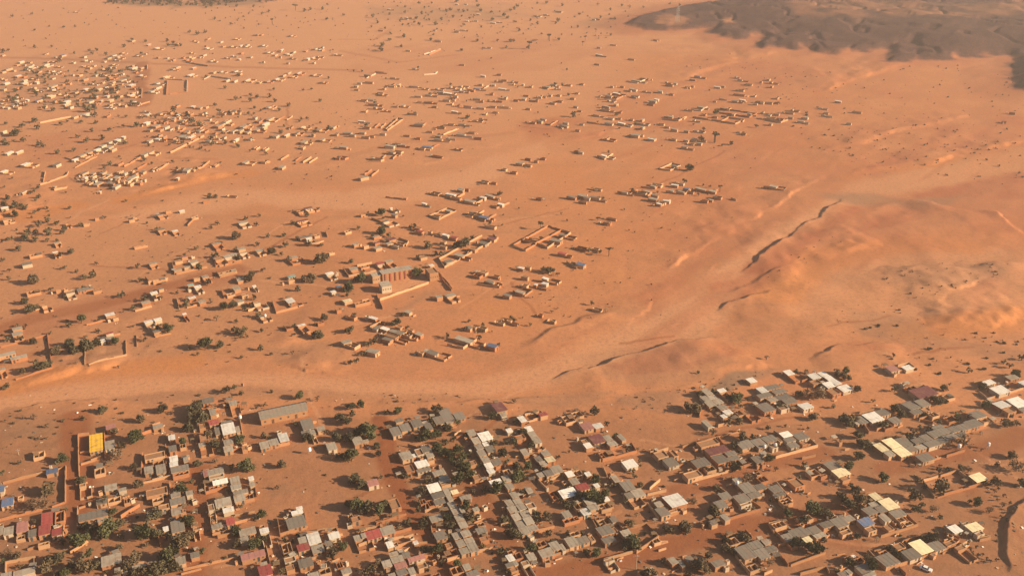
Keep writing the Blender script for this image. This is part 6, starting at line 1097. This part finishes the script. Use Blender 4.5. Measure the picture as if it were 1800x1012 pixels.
# ================================================================ the few special things
def hall():
    x, y, z = hit(497, 722, 3.2); th = math.radians(23); W, D, h, rz = 22.5, 8.0, 3.6, 1.9
    root = link('long_hall', None, loc=(x, y, z), rz=th); tag(root, 'long grey gable-roofed hall standing alone on open ground', 'hall')
    mb = MB(); shell_geo(mb, W, D, h, random.Random(1)); n = len(mb.v)
    for sx in (-1, 1):
        X0, X1 = sx * W / 2, sx * (W / 2 - .28); k = len(mb.v)
        mb.v += [(X0, -D / 2, h - .05), (X0, D / 2, h - .05), (X0, 0, h + rz - .08), (X1, -D / 2, h - .05), (X1, D / 2, h - .05), (X1, 0, h + rz - .08)]
        mb.f += [(k, k + 1, k + 2), (k + 5, k + 4, k + 3), (k, k + 2, k + 5, k + 3), (k + 1, k + 4, k + 5, k + 2)]; mb.m += [0] * 4
    link('wall', mb.mesh('wall', [M['mud']]), root)
    n = 24
    for sy in (-1, 1):                                                    # two slopes of lapped sheets
        mb = MB()
        for i in range(n):
            a, b = -W / 2 - .35 + (W + .7) * i / n, -W / 2 - .35 + (W + .7) * (i + 1) / n; e = .05 if i % 2 else 0; k = len(mb.v); yo = sy * (D / 2 + .45); zo = h - .16
            mb.v += [(a, yo, zo), (b, yo, zo), (b, 0, h + rz), (a, 0, h + rz), (a, yo, zo + .09 + e), (b, yo, zo + .09 + e), (b, 0, h + rz + .09 + e), (a, 0, h + rz + .09 + e)]
            mb.f += [(k + p, k + q, k + r, k + t) for p, q, r, t in ((3, 2, 1, 0), (4, 5, 6, 7), (0, 1, 5, 4), (1, 2, 6, 5), (2, 3, 7, 6), (3, 0, 4, 7))]; mb.m += [0] * 6
        link('roof_slope', mb.mesh('roof_slope', [M['g']]), root)
    for i in range(6):
        xx = -W / 2 + W * (i + .5) / 6
        if i in (1, 4): link('door', DOORS['door_brown'], root, loc=(xx, -D / 2 + .02, .02), sc=(1.2, .06, 2.2))
        else: link('window', DOORS['shutter'], root, loc=(xx, -D / 2 + .02, 1.2), sc=(.9, .05, 1.0))
hall()
def school():
    x, y, z = hit(696, 474, 6.0); th = math.radians(24); W, D, h = 20.5, 6.5, 6.0
    root = link('school_building', None, loc=(x, y, z), rz=th); tag(root, 'long two-storey school with red columns along its lit front', 'school')
    mb = MB(); shell_geo(mb, W, D, h, random.Random(2)); mb.box(-W / 2 + .29, W / 2 - .29, -D / 2 + .29, D / 2 - .29, 2.9, 3.1); link('wall', mb.mesh('wall', [M['mud']]), root)
    mb = MB(); roof_geo(mb, W, D, h - .1, random.Random(4), ov=.4); link('roof', mb.mesh('roof', [M['l']]), root)
    pm = MB(); pm.box(-.5, .5, -.35, 0, -.3, h - .35); pmesh = pm.mesh('column', [M['pillar']])
    for i in range(6): link('column', pmesh, root, loc=(-W / 2 + W * (i + .6) / 6.2, -D / 2 + .02, 0))
    # wing at the left of the yard, tan block at its right
    for (px, py, W, D, h, c, wm, lab) in ((661, 482, 6.2, 5.0, 5.2, 'l', 'mud_pale', 'smaller pale-roofed school block behind the windowed one'), (677, 499, 6.4, 7.0, 4.8, 'l', 'plaster', 'pale-roofed school block with a row of small windows'), (759, 476, 6.0, 9.0, 5.2, 'o', 'mud', 'tall tan flat-roofed block at the end of the school yard')):
        x, y, z = hit(px, py, h); r2 = link('school_block', None, loc=(x, y, z), rz=math.radians(24)); tag(r2, lab, 'school')
        mb = MB(); shell_geo(mb, W, D, h, random.Random(5), rise=.3 if c == 'o' else 0); link('wall', mb.mesh('wall', [M[wm]]), r2); mb = MB()
        if c == 'o': mb.box(-W / 2 + .283, W / 2 - .283, -D / 2 + .283, D / 2 - .283, h - .3, h - .08)
        else: roof_geo(mb, W, D, h - .1, random.Random(6))
        link('roof', mb.mesh('roof', [M[c]]), r2)
        for i in range(4): link('window', DOORS['shutter'], r2, loc=(-W / 2 + W * (i + .5) / 4, -D / 2 + .02, 2.2), sc=(.7, .05, .8))
school()
def pole(px, py, h, label):
    x, y, z = hit(px, py); root = link('utility_pole', None, loc=(x, y, z)); tag(root, label, 'utility pole')
    mb = MB(); mb.tube((0, 0, -1), (0, 0, h), .16, .10, 6); link('post', mb.mesh('post', [M['plaster']]), root)
    mb = MB(); mb.box(-.9, .9, -.07, .07, h - .7, h - .55); link('crossarm', mb.mesh('crossarm', [M['steel']]), root)
pole(1118, 1001, 7.5, 'slim pale utility pole beside the road at the front')
pole(33, 799, 3.2, 'short leaning pale pole on bare ground at the left')
def pylon():
    x, y, z = hit(1190.5, 39); root = link('lattice_pylon', None, loc=(x, y, z), rz=.4); tag(root, 'pale steel lattice pylon on the tip of the dark plateau', 'pylon')
    H = 25.0; mb = MB(); wd = lambda q: 2.6 * (1 - q) + .5
    for sx, sy in ((-1, -1), (1, -1), (1, 1), (-1, 1)): mb.tube((sx * wd(0), sy * wd(0), -1), (sx * .45, sy * .45, H), .16, .12, 4)
    for i in range(9):
        q0, q1 = i / 9, (i + 1) / 9; a, b = wd(q0), wd(q1)
        for (x0, y0), (x1, y1) in (((-1, -1), (1, -1)), ((1, -1), (1, 1)), ((1, 1), (-1, 1)), ((-1, 1), (-1, -1))):
            mb.tube((x0 * a, y0 * a, q0 * H), (x1 * b, y1 * b, q1 * H), .08, .08, 3); mb.tube((x1 * a, y1 * a, q0 * H), (x0 * b, y0 * b, q1 * H), .08, .08, 3)
    link('mast', mb.mesh('mast', [M['steel']]), root)
    for hh, L in ((17.5, 4.2), (20.5, 3.6), (23.5, 3.0)):
        mb = MB(); mb.tube((-L, 0, hh), (L, 0, hh), .1, .1, 4); mb.tube((-L, 0, hh), (0, 0, hh + 1.2), .07, .07, 3); mb.tube((L, 0, hh), (0, 0, hh + 1.2), .07, .07, 3); link('crossarm', mb.mesh('crossarm', [M['steel']]), root)
pylon()
def car():
    x, y, z = hit(1628, 998, .8); root = link('parked_car', None, loc=(x, y, z + .02), rz=math.radians(-38)); tag(root, 'white car parked on the sand below the long tan wall', 'car')
    mb = MB(); mb.box(-2.2, 2.2, -.88, .88, .35, .95); mb.box(-2.12, -1.2, -.8, .8, .952, 1.02); link('body', mb.mesh('body', [M['carwhite']]), root)
    mb = MB(); v = [(-1.55, -.8), (1.0, -.8), (1.0, .8), (-1.55, .8)]; t = [(-1.05, -.68), (.45, -.68), (.45, .68), (-1.05, .68)]
    mb.v = [(a, b, .953) for a, b in v] + [(a, b, 1.42) for a, b in t]; mb.f = [(0, 1, 5, 4), (1, 2, 6, 5), (2, 3, 7, 6), (3, 0, 4, 7)]; mb.m = [0] * 4; link('window_glass', mb.mesh('window_glass', [M['carglass']]), root)
    mb = MB(); mb.box(-1.08, .48, -.7, .7, 1.421, 1.5); link('roof_panel', mb.mesh('roof_panel', [M['carwhite']]), root)
    wm = MB(); wm.tube((0, -.11, 0), (0, .11, 0), .34, .34, 12); wm.f.append(tuple(reversed(range(12)))); wm.m.append(0); wmesh = wm.mesh('wheel', [M['tyre']])
    for sx in (-1.35, 1.35):
        for sy in (-.8, .8): link('wheel', wmesh, root, loc=(sx, sy, .34))
car()
def tank(px, py, label):
    x, y, z = hit(px, py, 2.6); root = link('water_tank', None, loc=(x, y, z)); tag(root, label, 'water tank', 'white water tanks')
    mb = MB(); mb.tube((0, 0, 1.9), (0, 0, 3.2), .75, .75, 12); mb.tube((0, 0, 3.201), (0, 0, 3.45), .72, .25, 12); link('tank_body', mb.mesh('tank_body', [M['carwhite']]), root)
    mb = MB()
    for i in range(4): mb.tube((math.cos(i * 1.57) * .6, math.sin(i * 1.57) * .6, -.5), (math.cos(i * 1.57) * .6, math.sin(i * 1.57) * .6, 1.899), .06, .06, 4)
    link('stand', mb.mesh('stand', [M['steel']]), root)
for px, py, lb in ((422, 732, 'white water tank beside the broad white roof near the long hall'), (544, 789, 'white water tank alone between two tree-shaded yards'), (1296, 848, 'white water tank in the yard of the grey-roofed block'),
                   (1363, 781, 'white water tank behind the maroon-roofed walled block'), (1344, 784, 'white water tank between two grey roofs of the walled block'), (1687, 783, 'white water tank under the bare tree by the terraced block'),
                   (466, 554, 'white water tank by small mud rooms on the sand'), (493, 719, 'small white tank at the lit front of the long hall'), (1738, 780, 'lone white tank on bare sand near the road')):
    tank(px, py, lb)

# ================================================================ dusty air
def haze(density):
    mb = MB(); mb.box(-9000, 9000, -400, 14000, -40, CAMH + 45); me = mb.mesh('haze', [])
    m = bpy.data.materials.new('dusty_air'); m.use_nodes = True; t = m.node_tree; t.nodes.clear()
    o = t.nodes.new('ShaderNodeOutputMaterial'); v = t.nodes.new('ShaderNodeVolumePrincipled')
    v.inputs['Color'].default_value = (0.92, 0.86, 0.80, 1); v.inputs['Density'].default_value = density; v.inputs['Anisotropy'].default_value = 0.3
    t.links.new(v.outputs[0], o.inputs['Volume']); me.materials.append(m)
    ob = link('haze', me); ob['kind'] = 'stuff'; ob['label'] = 'pale dusty air over the whole plain'
HAZE = 0.00013
if HAZE: haze(HAZE)
